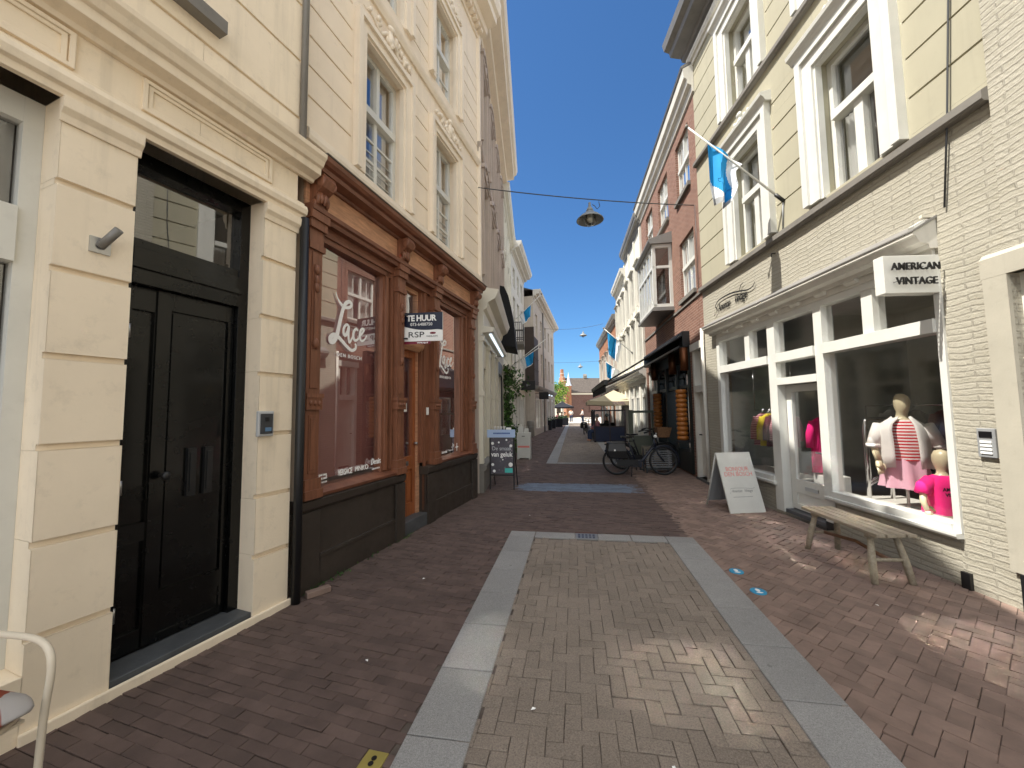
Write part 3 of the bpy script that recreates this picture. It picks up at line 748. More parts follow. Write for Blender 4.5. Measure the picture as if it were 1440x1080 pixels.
MB(FB).cyl((2.015, o, 1.15), (2.015, o+.05, 1.15), .018).build('door_knob', steel, d)
MB(FB).box(1.5, 2.14, -.3, .05, 0, .17).build('doorstep', bluestone, bB, bevel=.008)
MB(FB).box(2.19, 2.25, -.03, .0, 1.55, 1.66).build('doorbell', white_v, bB)
# lettering on the panes
LC = {'S': [(.379, 2.857), (.397, 2.815), (.426, 2.777), (.474, 2.739)],
 'L': [(.516, 2.728), (.589, 2.751), (.613, 2.793), (.575, 2.809), (.527, 2.779), (.492, 2.722), (.459, 2.62), (.422, 2.477), (.401, 2.406), (.363, 2.342), (.32, 2.33), (.313, 2.366), (.351, 2.401), (.407, 2.399), (.477, 2.361), (.549, 2.313), (.624, 2.281), (.681, 2.303), (.693, 2.34), (.679, 2.365)],
 'a': [(.575, 2.538), (.544, 2.549), (.503, 2.506), (.498, 2.45), (.523, 2.429), (.558, 2.47), (.578, 2.534), (.571, 2.455), (.585, 2.362), (.621, 2.403), (.655, 2.48)],
 'c': [(.722, 2.515), (.695, 2.532), (.657, 2.498), (.648, 2.443), (.672, 2.399), (.724, 2.421), (.762, 2.473)],
 'e': [(.76, 2.468), (.802, 2.512), (.822, 2.548), (.788, 2.549), (.758, 2.508), (.752, 2.453), (.777, 2.411), (.828, 2.43), (.872, 2.489)]}
for ds, dz in ((0, 0), (2.25, -.05)):
    mb = MB(FB)
    for i, (k, wd) in enumerate((('S', (.008, .02, .04)), ('L', (.032, .056, .026)), ('a', (.026, .04, .018)), ('c', (.024, .038, .018)), ('e', (.022, .036, .016)))):
        stroke(mb, [(a+ds, b+dz) for a, b in LC[k]], wd, -.036+i*.0006)
    mb.build('script_lettering', white_v, bB)
    ftext(FB, 'DEN BOSCH', .6+ds, -.034, 2.19+dz, .055, white_v, bB, name='lettering', space=1.35)
ftext(FB, 'VERSACE', .56, -.034, .95, .085, white_v, bB, name='lettering', sx=.62, bold=.002); ftext(FB, 'PINKO', .82, -.034, .955, .075, white_v, bB, name='lettering', bold=.001)
ftext(FB, 'Denim', 1.07, -.034, .99, .1, white_v, bB, name='lettering', shear=.35, sx=.7); ftext(FB, 'DEN BOSCH', 1.07, -.034, .93, .025, white_v, bB, name='lettering')
mb = MB(FB)
for q in (.95, .985): mb.box(.2, .245, -.035, -.032, q, q+.016); mb.box(.255, .3, -.035, -.032, q, q+.016)
mb.box(.2, .212, -.0351, -.0319, .968, .984); mb.box(.288, .3, -.0351, -.0319, .968, .984); mb.build('emblem', white_v, bB)
mb = MB(FB)
for k in range(7): mb.box(.19+k*.017, .2+k*.017, -.035, -.0325, .915, .93)
for k in range(5): mb.box(2.56+k*.026, 2.578+k*.026, -.035, -.0325, .92, .945)
for k in range(8): mb.box(2.73+k*.022, 2.747+k*.022, -.035, -.0325, .925, .955)
for k in range(5): mb.box(2.97+k*.03, 2.985+k*.03, -.035, -.0325, .94, .96)
mb.build('small_lettering', white_v, bB)
mb = MB(FB); mb.box(3.26, 3.28, -.035, -.032, .92, 1.05); mb.box(3.22, 3.32, -.0351, -.0319, .975, .993); mb.build('emblem', white_v, bB)
# to-let board
t = thing('letting_board', 'navy and white TE HUUR board jutting out above the wooden shop door', 'letting board', FB.w(1.49, .06, 2.6))
FT = Fr((-2.235, 4.72), (-1.665, 4.755), side=1)     # the board's own plane, facing the camera
mb = MB(FT); mb.box(0, .57, -.02, 0, 2.52, 2.9); mb.build('board', white_v, t)
mb = MB(FT); n = 16
P = [(.57*i/n, .0012, 2.735-.055*(i/n)*1.3-.05*math.sin(math.pi*min(1, i/n*1.15))*.6) for i in range(n+1)]
for i in range(n): mb.quad(P[i], P[i+1], (P[i+1][0], .0012, 2.9), (P[i][0], .0012, 2.9))
mb.build('navy_panel', navy_v, t)
MB(FT).box(.0, .405, -.014, -.006, 2.485, 2.52).build('web_strip', maroon_v, t)
ftext(FT, 'TE HUUR', .285, .003, 2.79, .108, white_v, t, bold=.004, sx=.92, space=.95); ftext(FT, '073-6488750', .285, .003, 2.725, .056, white_v, t)
ftext(FT, 'RSP', .215, .003, 2.572, .105, black_v, t, sx=1.35); ftext(FT, 'www.rsp.nl', .3, -.005, 2.493, .032, white_v, t, bold=.001)
mb = MB(FT); mb.blob((.44, .002, 2.625), .042, .0015, .014, 14, 6); mb.build('red_mark', maroon_v, t)
ftext(FT, 'MAKELAARS', .43, .003, 2.575, .028, midgrey, t)
mb = MB(FB); mb.tube([(1.45, .06, 2.86), (1.49, .12, 2.86)], .012, 8); mb.tube([(1.45, .06, 2.55), (1.49, .12, 2.55)], .012, 8); mb.build('bracket', blackm, t)
# small broken brick lying at the foot of the pipe
tag(MB(fr(-2.27, 3.2, 55)).box(-.1, .1, -.035, .035, 0.0, .05).build('loose_brick', clinkr, None, (-2.27, 3.2, 0), bevel=.006), 'loose brown brick lying by the foot of the black downpipe', 'brick')
# ================================================================== mauve building with round-headed windows
FC = Fr((-1.85, 7.4), e=(-.105, 1)); C1 = 6.55
bC = thing('mauve_building', 'beige-grey building with arched ornate windows over a cream shopfront with a lit lamp strip', 'building', (-1.85, 7.4, 0))
CW = [(.55+k*1.55, 1.45+k*1.55) for k in range(4)]
regs = []
for a, b in CW: regs += [(a, b, 4.5, 6.75, None), (a, b, 7.5, 9.4, None)]
mb = MB(FC); mb.relief(0, C1, 4.05, 10.2, regs, hd=.25); mb.shell(0, C1, 0, 10.2, 9); mb.build('wall', stuccoC, bC)
for i, (a, b) in enumerate(CW):
    window(FC, bC, a, b, 4.5, 6.75, .16, 5.8, mat=white); window(FC, bC, a, b, 7.5, 9.4, .16, 8.6, mat=white)
    for z0, z1 in ((4.5, 6.75), (7.5, 9.4)):
        surround(FC, bC, a, b, z0, z1, .15, .06, mat=stuccoC, hood=False)
        mb = MB(FC)         # arched hood over the window
        c = (a+b)/2; ro, ri = (b-a)/2+.2, (b-a)/2+.06
        for k in range(12):
            t0, t1 = math.pi*k/12, math.pi*(k+1)/12
            q = [(c+r*math.cos(t), z1+.1+.45*r*math.sin(t)) for r, t in ((ri, t0), (ro, t0), (ro, t1), (ri, t1))]
            mb.add([(x, 0, z) for x, z in q]+[(x, .12, z) for x, z in q], [(4, 5, 6, 7), (0, 1, 5, 4), (2, 3, 7, 6), (3, 0, 4, 7), (1, 2, 6, 5)])
        mb.build('arched_hood', stuccoC, bC)
        garland(FC, bC, c, z1+.22, .7, mat=stuccoC, h=.16, sd=i+7)
cornice(FC, bC, 0, C1, 6.95, .22, .1, stuccoC, 'string_course')
cornice(FC, bC, 0, C1+.1, 10.1, .75, .62, stuccoB2, 'main_cornice')
roofslab(FC, bC, 0, C1, 10.85)
MB(FC).box(.0, .12, .0, .07, 4.0, 10.1).build('corner_pilaster', stuccoB2, bC)
# ground floor shopfront
mb = MB(FC)
regs = [(.35, 1.25, .55, 2.55, None), (1.45, 2.5, .55, 2.95, None), (2.7, 3.3, .12, 2.95, None), (3.75, 5.3, .1, 2.75, None)]
mb.relief(0, C1, 0, 4.05, regs, hd=.3); mb.build('shopfront', cream, bC)
mb = MB(FC)
for a, b, z0, z1 in ((.35, 1.25, .55, 2.55), (1.45, 2.5, .55, 2.95)):
    mb.box(a, a+.07, -.2, -.12, z0, z1); mb.box(b-.07, b, -.2, -.12, z0, z1); mb.box(a, b, -.201, -.125, 2.1, 2.2); mb.box(a, b, -.202, -.1, z0, z0+.08); mb.box((a+b)/2-.03, (a+b)/2+.03, -.2, -.11, 2.2, z1)
mb.build('window_frame', cream, bC)
MB(FC).relief(2.7, 3.3, .12, 2.95, [(2.8, 3.2, 1.0, 2.1, None), (2.8, 3.2, .3, .85, -.2), (2.8, 3.2, 2.25, 2.8, None)], base=-.17, hd=.05).build('door', white_dull, bC)
for a, b, z0, z1 in ((.35, 1.25, .55, 2.55), (1.45, 2.5, .55, 2.95), (2.7, 3.3, .9, 2.9)):
    MB(FC).quad((a, -.19, z0), (b, -.19, z0), (b, -.19, z1), (a, -.19, z1)).build('shop_pane', glass_shop, bC)
for z in (0,):
    MB(FC).prof([(0, 0), (.09, 0), (.09, .42), (.14, .45), (.14, .53), (0, .56)], .02, 2.55).build('stone_base', slate, bC)
mb = MB(FC)
for a in (.05, 1.3, 2.55, 3.4): mb.box(a, a+.14, 0, .08, .56, 3.1); mb.box(a-.02, a+.16, 0, .11, 3.0, 3.1); mb.box(a-.015, a+.155, 0, .1, 1.9, 2.0)
mb.build('pilaster', cream, bC)
MB(FC).prof([(0, 3.1), (.06, 3.1), (.08, 3.16), (.3, 3.18), (.32, 3.26), (.1, 3.3), (.1, 3.62), (.16, 3.66), (.2, 3.78), (.34, 3.86), (.4, 3.98), (.42, 4.04), (0, 4.1)], .02, 3.62).build('shop_cornice', cream, bC)
le = NT('lamp_strip'); em = le.n('ShaderNodeEmission'); em.inputs[0].default_value = (.75, .88, 1, 1); em.inputs[1].default_value = .55; le.l(em.outputs[0], le.out.inputs[0])
MB(FC).box(.2, 3.4, .2, .245, 3.145, 3.178).build('lamp_strip', le.m, bC)
mb = MB(FC)
for sg in (3.5,):
    mb.prof([(.1, 3.3), (.17, 3.34), (.2, 3.48), (.15, 3.58), (.2, 3.68), (.22, 3.78), (.1, 3.8)], sg, sg+.09); mb.blob((sg+.045, .2, 3.42), .05, .04, .07, 8, 6, .1)
mb.build('scroll_bracket', cream, bC)
interior(FC, bC, .2, 3.4, .1, 3.05, 3, room, -.32)
# black shop at the far end of it
mb = MB(FC)
mb.box(3.66, 3.75, .0, .05, .0, 3.1); mb.box(5.3, 5.42, .0, .05, .0, 3.1); mb.box(3.75, 5.3, -.1, .06, 2.72, 3.1); mb.box(4.5, 4.56, -.2, -.1, .1, 2.72); mb.box(3.75, 5.3, -.2, -.1, .1, .35)
mb.build('black_shop_frame', blackm, bC)
MB(FC).quad((3.75, -.15, .3), (5.3, -.15, .3), (5.3, -.15, 2.72), (3.75, -.15, 2.72)).build('shop_pane', glass_shop, bC)
interior(FC, bC, 3.7, 5.35, .05, 2.75, 3, roomd, -.32)
# folded black awning hood with a script name
t = thing('awning_hood', 'tall black cloth hood awning high on the left, with small white script down its end', 'awning', FC.w(5.2, 0, 3.6))
mb = MB(FC); H = [(0, 5.65), (.2, 5.6), (.33, 5.3), (.42, 4.9), (.5, 4.3), (.56, 3.6), (.0, 3.72)]
mb.prof(H, 4.6, 6.2); mb.build('canopy', blackt, t)
text('Anna', FC.w(4.59, .22, 4.55), (0, 0, 1), -FC.n, -FC.e, .26, white_v, t, shear=.3)
# ================================================================== white building beside it
bD = thing('white_building', 'tall offwhite plastered building with a climbing plant at its door and an iron balcony', 'building', FC.w(6.6, 0, 0))
regs = []
for k in range(3):
    a = 7.1+k*1.6
    regs += [(a, a+.85, 3.6, 5.6, None), (a, a+.85, 6.3, 7.8, None), (a, a+.85, 8.3, 9.4, None)]
regs += [(7.0, 8.2, .1, 2.6, None), (9.6, 11.4, .3, 2.6, None)]
mb = MB(FC); mb.relief(6.6, 11.8, 0, 10.1, regs, hd=.2); mb.shell(6.6, 11.8, 0, 10.1, 9); mb.build('wall', stuccoW, bD)
for a, b, c, d, _ in regs[:9]: window(FC, bD, a, b, c, d, .12, c+(d-c)*.6, curt=False)
for a, b, c, d, _ in regs[:9]: surround(FC, bD, a, b, c, d, .12, .04, mat=stuccoW, hood=c < 4)
for a, b, c, d, _ in regs[9:]:
    mb = MB(FC); mb.box(a, a+.08, -.15, -.08, c, d); mb.box(b-.08, b, -.15, -.08, c, d); mb.box(a+.08, b-.08, -.15, -.08, 2.0, 2.1); mb.box(a+.08, b-.08, -.15, -.08, c, c+.2); mb.build('shop_frame', white_dull, bD)
    MB(FC).quad((a, -.12, c), (b, -.12, c), (b, -.12, d), (a, -.12, d)).build('shop_pane', glass_shop, bD)
cornice(FC, bD, 6.55, 11.85, 9.75, .55, .32, stuccoW, 'main_cornice'); cornice(FC, bD, 6.6, 11.8, 2.9, .35, .3, white_dull, 'shop_cornice')
roofslab(FC, bD, 6.6, 11.8, 10.2)
def balcony(F, root, s0, s1, z, d=.7):
    mb = MB(F); mb.box(s0, s1, 0, d, z-.12, z); mb.build('balcony_slab', slate, root)
    mb = MB(F)
    for a, b in (((s0, .02), (s0, d-.03)), ((s0, d-.03), (s1, d-.03)), ((s1, d-.03), (s1, .02))):
        for zz in (z+.1, z+.5, z+.9): mb.tube([(a[0], a[1], zz), (b[0], b[1], zz)], .018, 6)
        n = 8
        for i in range(n+1):
            q = (a[0]+(b[0]-a[0])*i/n, a[1]+(b[1]-a[1])*i/n); mb.tube([(q[0], q[1], z), (q[0], q[1], z+.9)], .012, 5)
    mb.build('balcony_railing', blackm, root)
balcony(FC, bD, 9.9, 11.6, 4.75)
# ================================================================== set back dark shop building
FD = Fr((-3.0, 19.0), e=(0, 1))
bE = thing('pale_building', 'narrow pale building set back between the white and the long grey one, left', 'building', (-3.0, 19, 0))
regs = []
for k in range(3):
    a = .5+k*1.5; regs += [(a, a+.8, 3.5, 5.3, None), (a, a+.8, 6.1, 7.6, None), (a, a+.8, 8.1, 9.2, None)]
regs += [(.5, 4.5, .3, 2.5, None)]
mb = MB(FD); mb.relief(0, 5.1, 0, 9.8, regs, hd=.2); mb.shell(0, 5.1, 0, 9.8, 9); mb.build('wall', stuccoD, bE)
for a, b, c, d, _ in regs[:9]: window(FD, bE, a, b, c, d, .12, c+(d-c)*.6, curt=False)
mb = MB(FD); mb.box(.5, 4.5, -.15, -.08, 2.4, 2.5); mb.box(.5, 4.5, -.15, -.081, .3, .45)
for k in range(5): mb.box(.5+k*.98, .58+k*.98, -.15, -.07, .45, 2.4)
mb.build('shop_frame', white_dull, bE); MB(FD).quad((.5, -.12, .4), (4.5, -.12, .4), (4.5, -.12, 2.5), (.5, -.12, 2.5)).build('shop_pane', glass_shop, bE)
cornice(FD, bE, 0, 5.1, 9.7, .6, .55, stuccoD, 'main_cornice'); cornice(FD, bE, 0, 5.1, 2.8, .3, .35, white_dull, 'shop_cornice')
roofslab(FD, bE, 0, 5.1, 10.3)
mb = MB(FD); mb.box(3.6, 5.0, -1.6, -.4, 9.8, 12.2); mb.build('chimney', rbrick2, bE); MB(FD).box(3.55, 5.05, -1.65, -.35, 12.2, 12.4).build('chimney_cap', slate, bE)
# ================================================================== long grey corner building
FF = Fr((-2.42, 24.1), (-1.74, 36.0)); F1 = 11.92
bF = thing('grey_building', 'long grey plastered corner building at the far end of the left row', 'building', (-2.42, 24.1, 0))
regs = []
for k in range(5):
    a = .9+k*2.2; regs += [(a, a+.85, 3.9, 5.6, None), (a, a+.85, 6.4, 8.0, None)]
for k in range(4): regs += [(.6+k*2.9, 2.8+k*2.9, .4, 2.5, None)]
mb = MB(FF); mb.relief(0, F1, 0, 8.9, regs, hd=.2); mb.shell(0, F1, 0, 8.9, 9); mb.build('wall', stuccoG, bF)
for a, b, c, d, _ in regs[:10]: window(FF, bF, a, b, c, d, .12, c+(d-c)*.6, curt=False)
for a, b, c, d, _ in regs[10:]:
    mb = MB(FF); mb.box(a, b, -.15, -.08, 2.3, 2.5); mb.box(a, a+.1, -.15, -.08, .4, 2.3); mb.box(b-.1, b, -.15, -.08, .4, 2.3); mb.box((a+b)/2-.04, (a+b)/2+.04, -.15, -.08, .4, 2.3); mb.build('shop_frame', white_dull, bF)
    MB(FF).quad((a, -.12, .4), (b, -.12, .4), (b, -.12, 2.5), (a, -.12, 2.5)).build('shop_pane', glass_shop, bF)
cornice(FF, bF, -.05, F1+.1, 8.8, .5, .5, stuccoD, 'main_cornice'); cornice(FF, bF, 0, F1, 2.8, .35, .25, slate, 'shop_cornice')
roofslab(FF, bF, 0, F1, 9.3, rise=1.4)
MB(FF).tube([(4.2, .06, .0), (4.2, .06, 4), (4.2, .06, 8.8)], .05, 8).build('downpipe', zinc, bF)
mb = MB(FF); mb.box(-.03, -.004, -.75, .03, 2.9, 6.9); mb.box(-.004, 1.7, .004, .03, 3.2, 6.3)
for k in range(4): mb.box(-.004, 1.7, .03, .05, 3.4+k*.75, 3.46+k*.75)
mb.build('dark_cladding', M('dark_brown_timber', srgb('#3a2f29'), .7, var=.25, streak=.3), bF)
# hanging signs on the left
def hang_sign(F, s, z, w, h, label, group=None, mat=None, mark=True):
    t = thing('hanging_sign', label, 'sign', F.w(s, 0, z+h))
    mb = MB(F); mb.box(s-.05, s+.05, .25, .25+w, z, z+h); mb.build('sign_box', mat or black_v, t, bevel=.02)
    mb = MB(F); mb.tube([(s, 0, z+h*.8), (s, .27, z+h*.8)], .02, 6); mb.tube([(s, 0, z+h*.2), (s, .27, z+h*.2)], .02, 6); mb.build('bracket', blackm, t)
    if mark: mb = MB(F); mb.box(s-.055, s-.05, .25+w*.4, .25+w*.46, z+h*.4, z+h*.65); mb.box(s-.0551, s-.0501, .25+w*.4, .25+w*.66, z+h*.5, z+h*.56); mb.build('sign_mark', midgrey, t)
hang_sign(FD, 1.2, 2.66, .78, .5, 'larger black rounded box sign hanging out over the left pavement')
hang_sign(FF, .3, 2.28, .6, .45, 'smaller dark sign hanging just behind the larger black one on the left', mark=False)
for k in range(3):
    t = tag(MB(FF).lathe([(.0, .09), (.03, .09), (.07, 0), (.0, -.0)], (2.2+k*1.5, .5, 2.62), 10).build('wall_lamp', le.m, None, FF.w(2.2+k*1.5, .0, 2.6)), ['nearest', 'middle', 'farthest'][k]+' of the small lit lamps under the grey building ledge', 'lamp', 'lit lamps under the grey ledge')
# ================================================================== flags
def flag(tip, foot, drop, label, uv=(.05, .62), hang=.9, thin=.012, wave=.05, mats=None, sd=0):
    """pole from the bracket foot up to the tip, with the cloth hanging from its outer part"""
    t = thing('flag', label, 'flag', foot)
    tip, foot = Vector(tip), Vector(foot); d = foot-tip
    mb = MB(); mb.tube([tip, foot], [thin, thin*1.25], 8); mb.build('pole', white, t)
    mb = MB(); mb.blob(tip, thin*2, thin*2, thin*2.4, 8, 6); mb.build('finial', slate, t)
    mb = MB(); mb.tube([foot+d.normalized()*.02, foot-d.normalized()*.14], thin*2, 8); mb.build('bracket', blackm, t)
    a, b = tip+d*uv[0], tip+d*uv[1]
    nu, nv = 14, 14; g = []; r = random.Random(sd)
    pull = (a-b); pull.z = 0; pull.normalize()
    side = Vector((-pull.y, pull.x, 0))
    for j in range(nv+1):
        v = j/nv; row = []
        for i in range(nu+1):
            u = i/nu
            p = a.lerp(b, u)
            q = a.lerp(b, .08+u*.55)+Vector((0, 0, 0))         # gathers as it drops
            p = p.lerp(Vector((q.x, q.y, p.z)), v**.8*.75)
            zz = p.z-v*hang*(1-.25*u)
            p = Vector((p.x, p.y, zz))+side*(wave*math.sin(u*9+sd+v*1.2)*(.25+v))
            row.append(p)
        g.append(row)
    mb = MB()
    for j in range(nv):
        for i in range(nu):
            mb.cm = 0 if (i < nu*.58 and j < nv*.86) else 1
            if mats == 'w': mb.cm = 0 if i < nu*.4 else 1
            mb.add([g[j][i], g[j][i+1], g[j+1][i+1], g[j+1][i]], [(0, 1, 2, 3)], True)
    c = mb.build('cloth', [flag_b, flag_w, flag_g], t)
    md = c.modifiers.new('Weld', 'WELD'); md.merge_threshold = .0005
    return t
flag((-1.3, 16.9, 6.78), (-3.0, 17.2, 5.35), 0, 'upper blue and white flag on a thin pole over the left pavement', (.3, .62), .6, .018, sd=2)
flag((-1.5, 17.9, 4.55), (-3.0, 18.1, 3.65), 0, 'lower blue and white flag on a pole over the left pavement', (.2, .66), .6, .018, sd=4)
t = thing('bare_flagpole', 'bare slanted white pole jutting out below the flags on the left', 'flagpole', (-3.0, 19.6, 4.0))
MB().tube([(-1.35, 19.5, 5.2), (-3.0, 19.6, 4.0)], .02, 8).build('pole', white, t); MB().tube([(-2.88, 19.6, 4.08), (-3.02, 19.6, 3.98)], .045, 8).build('bracket', blackm, t)
# ================================================================== climbing plant
leafm = M('leaf_green', srgb('#4f7a2c'), .6, var=.5, vs=9, island=.5)
leafd = M('leaf_dark', srgb('#2f5220'), .6, var=.5, vs=9, island=.5)
def leaves(mb, pts, size, n=1):
    for p in pts:
        for _ in range(n):
            d = Vector((RN.gauss(0, 1), RN.gauss(0, 1), RN.gauss(0, .7)))
            d.normalize(); e = d.orthogonal().normalized(); e.rotate(Matrix.Rotation(RN.uniform(0, 6.28), 3, d)); f = d.cross(e)
            s = size*RN.uniform(.6, 1.3); q = Vector(p)
            mb.cm = 0 if RN.random() < .65 else 1
            mb.add([q-e*s, q+f*s*.45, q+e*s, q-f*s*.45], [(0, 1, 2, 3)])
t = thing('climbing_plant', 'green leafy climber growing up the wall beside the black shop', 'plant', FC.w(6.7, .15, 0))
mb = MB(FC); pts = []
for i in range(1500):
    z = RN.uniform(.05, 3.25); w = .28+.12*math.sin(z*3.1)+.06*math.sin(z*9); pts.append((6.75+RN.gauss(0, .28), abs(RN.gauss(.0, w*.75))+.03, z))
leaves(mb, pts, .075); mb.build('foliage', [leafm, leafd], t)
MB(FC).tube([(6.7, .06, 0), (6.75, .09, 1.0), (6.68, .07, 2.0), (6.8, .08, 3.0)], [.03, .025, .02, .01], 6).build('stem', plinth, t)
# small white shop awnings
for k, (s, z) in enumerate(((8.7, 2.55), (9.8, 2.1))):
    mb = MB(FC); mb.prof([(0, z+.4), (.55, z+.12), (.56, z), (.53, z), (.52, z+.1), (0, z+.36)], s, s+1.0)
    tag(mb.build('small_awning', M('white_awning_cloth', srgb('#d8d4c8'), .9, var=.05) if k == 0 else bpy.data.materials['white_awning_cloth'], None, FC.w(s, 0, z)), ['small white awning above the door beyond the climbing plant', 'lower small white awning, the second beyond the climbing plant'][k], 'awning')
# ================================================================== pale yellow building with the clothes shop
FR = Fr((3.359, 4.044), (3.059, 6.477), side=-1); R1 = 4.66
bR = thing('yellow_building', 'pale yellow stucco building with white sash windows over a white painted brick clothes shop', 'building', (3.359, 4.044, 0))
WL = [(.42, 1.25, 4.25, 6.02), (2.42, 3.26, 4.25, 6.05)]; WU = [(.42, 1.25, 7.0, 8.6), (2.42, 3.28, 7.0, 8.6)]
regs = grooves([4.62, 5.03, 5.42, 5.82, 6.22], -.5, R1, .024, .02)+grooves([7.35, 7.75, 8.15, 8.55, 8.95], -.5, R1, .024, .02)
for a, b, c, d in WL+WU: regs += [(a-.28, b+.28, c-.06, d+.3, 0), (a, b, c, d, None)]
mb = MB(FR); mb.relief(-.5, R1, 4.12, 9.6, regs, hd=.24); mb.shell(-.5, R1, 0, 9.6, 9); mb.build('wall', stuccoV, bR)
for i, (a, b, c, d) in enumerate(WL+WU):
    # french casements below a fixed upper light
    mb = MB(FR); zt = c+(d-c)*.57; q = -.16
    mb.box(a, a+.07, q-.06, q+.02, c, d); mb.box(b-.07, b, q-.06, q+.02, c, d); mb.box(a+.07, b-.07, q-.06, q+.018, d-.07, d)
    mb.box(a+.07, b-.07, q-.06, q+.07, zt-.05, zt+.05); mb.box((a+b)/2-.06, (a+b)/2+.06, q-.055, q+.03, c, zt-.05); mb.box(a+.07, b-.07, q-.06, q+.01, c, c+.09)
    w = mb.build('window', white, bR)
    MB(FR).quad((a, q-.03, c), (b, q-.03, c), (b, q-.03, d), (a, q-.03, d)).build('pane', glass_old, w)
    cu = MB(FR)
    for s0, s1 in ((a+.02, a+.3), (b-.3, b-.02)):
        for k in range(18):
            x0, x1 = s0+(s1-s0)*k/18, s0+(s1-s0)*(k+1)/18
            cu.add([(x0, -.3+.02*math.sin(k*1.7), c+.02), (x1, -.3+.02*math.sin(k*1.7+1.7), c+.02), (x1, -.3+.02*math.sin(k*1.7+1.7), zt), (x0, -.3+.02*math.sin(k*1.7), zt)], [(0, 1, 2, 3)], True)
    cu.build('curtain', curtain, w)
    surround(FR, bR, a, b, c-.02, d, .25, .06, mat=white, hood=False)
    MB(FR).prof([(0, d+.25), (.09, d+.25), (.12, d+.3), (.16, d+.33), (.17, d+.38), (0, d+.42)], a-.3, b+.3).build('window_hood', white, bR)
    garland(FR, bR, (a+b)/2, d+.42, .85, white, .16, i+20)
MB(FR).prof([(-.02, 4.07), (.07, 4.07), (.085, 4.09), (.085, 4.16), (.02, 4.2), (-.02, 4.2)], -.5, R1).build('lower_ledge', slate, bR)
MB(FR).prof([(0, 6.86), (.06, 6.86), (.08, 6.89), (.08, 6.95), (.02, 6.98), (0, 6.98)], -.5, R1).build('upper_ledge', slate, bR)
interior(FR, bR, -.45, 4.5, 4.2, 6.6, 1.6, roomd, -.36); interior(FR, bR, -.45, 4.5, 6.95, 9.0, 1.6, roomd, -.36)
cornice(FR, bR, -.5, R1+.05, 9.2, .22, .1, white_dull, 'frieze_moulding')
MB(FR).prof([(0, 9.6), (.08, 9.62), (.1, 9.7), (.34, 9.75), (.37, 9.85), (.48, 9.9), (.52, 10.05), (.0, 10.1)], -.5, R1+.3).build('eaves_cornice', zinc, bR)
MB(FR).relief(-.5, R1, 9.3, 10.05, [], base=.004).build('frieze', zinc, bR)
roofslab(FR, bR, -.5, R1, 10.1)
# painted brick ground floor
mb = MB(FR)
mb.relief(-.5, R1, 0, 4.09, [(.03, 1.5, .46, 3.0, None), (1.5, 2.5, .05, 3.0, None), (2.5, 4.1, .46, 3.0, None)], hd=.22)
mb.build('ground_floor_wall', pbrick, bR)
# shop cornice: a zinc-topped shelf with brackets
MB(FR).prof([(0, 3.05), (.07, 3.05), (.08, 3.09), (.16, 3.11), (.19, 3.17), (.215, 3.18), (.215, 3.205), (0, 3.33)], .0, 4.3).build('shop_cornice', white_dull, bR)
MB(FR).prof([(0, 3.334), (.215, 3.209), (.225, 3.209), (.225, 3.222), (.0, 3.36)], -.015, 4.32).build('zinc_cover', zinc, bR)
for k in range(8): s = .35+k*.47; MB(FR).prof([(.03, 3.0), (.045, 3.0), (.075, 3.03), (.075, 3.048), (.03, 3.048)], s, s+.16).build('cornice_bracket', white_dull, bR)
MB(FR).box(.03, 4.1, -.02, .03, 2.97, 3.05).build('fascia', white_dull, bR)
# shopfront joinery
mb = MB(FR); q0, q1 = -.12, .02
for a, b in ((.0, .06), (1.42, 1.56), (2.36, 2.54), (4.04, 4.14)): mb.box(a, b, q0, q1, .46 if a in (0.0, 4.04) else .05, 2.97)
for a, b in ((.06, 1.42), (2.54, 4.04)): mb.box(a, b, q0, q1+.03, 2.27, 2.40); mb.box(a, b, q0, q1, 2.89, 2.97); mb.box(a, b, q0, q1+.02, .46, .54)
mb.box(1.56, 2.36, q0, q1+.03, 2.27, 2.40); mb.box(1.56, 2.36, q0, q1, 2.89, 2.97)
for s in (.76, 3.1): mb.box(s-.07, s+.07, q0, q1-.005, 2.4, 2.89)
mb.box(1.56, 2.36, q0, q1+.005, 1.93, 2.03)
mb.build('shopfront_frame', white, bR)
mb = MB(FR); MB(FR).prof([(-.1, .42), (.06, .42), (.07, .44), (.07, .465), (-.1, .48)], .0, 1.5).build('window_sill', white, bR); MB(FR).prof([(-.1, .42), (.06, .42), (.07, .44), (.07, .465), (-.1, .48)], 2.5, 4.12).build('window_sill', white, bR)
for a, b, c, d in ((.05, 1.43, .53, 2.28), (2.53, 4.05, .53, 2.28)):
    MB(FR).quad((a, -.06, c), (b, -.06, c), (b, -.06, d), (a, -.06, d)).build('shop_pane', glass_shop, bR)
for a, b in ((.05, .7), (.82, 1.43), (1.55, 2.37), (2.53, 3.04), (3.16, 4.05)):
    MB(FR).quad((a, -.055, 2.39), (b, -.055, 2.39), (b, -.055, 2.9), (a, -.055, 2.9)).build('transom_pane', glass_shop, bR)
MB(FR).quad((1.55, -.05, 2.02), (2.37, -.05, 2.02), (2.37, -.05, 2.28), (1.55, -.05, 2.28)).build('fanlight_pane', glass_shop, bR)
d = MB(FR).relief(1.57, 2.35, .12, 1.92, [(1.68, 2.24, .55, 1.82, None), (1.68, 2.24, .2, .36, -.115)], base=-.1, hd=.05).build('shop_door', white, bR)
MB(FR).quad((1.67, -.13, .54), (2.25, -.13, .54), (2.25, -.13, 1.83), (1.67, -.13, 1.83)).build('pane', glass_shop, d)
MB(FR).box(1.82, 2.06, -.1, -.088, .42, .47).build('letter_slot', steel, d)
mb = MB(FR); mb.tube([(1.62, -.09, .98), (1.62, -.04, .98), (1.74, -.04, .98)], .012, 8); mb.build('door_handle', chrome, d)
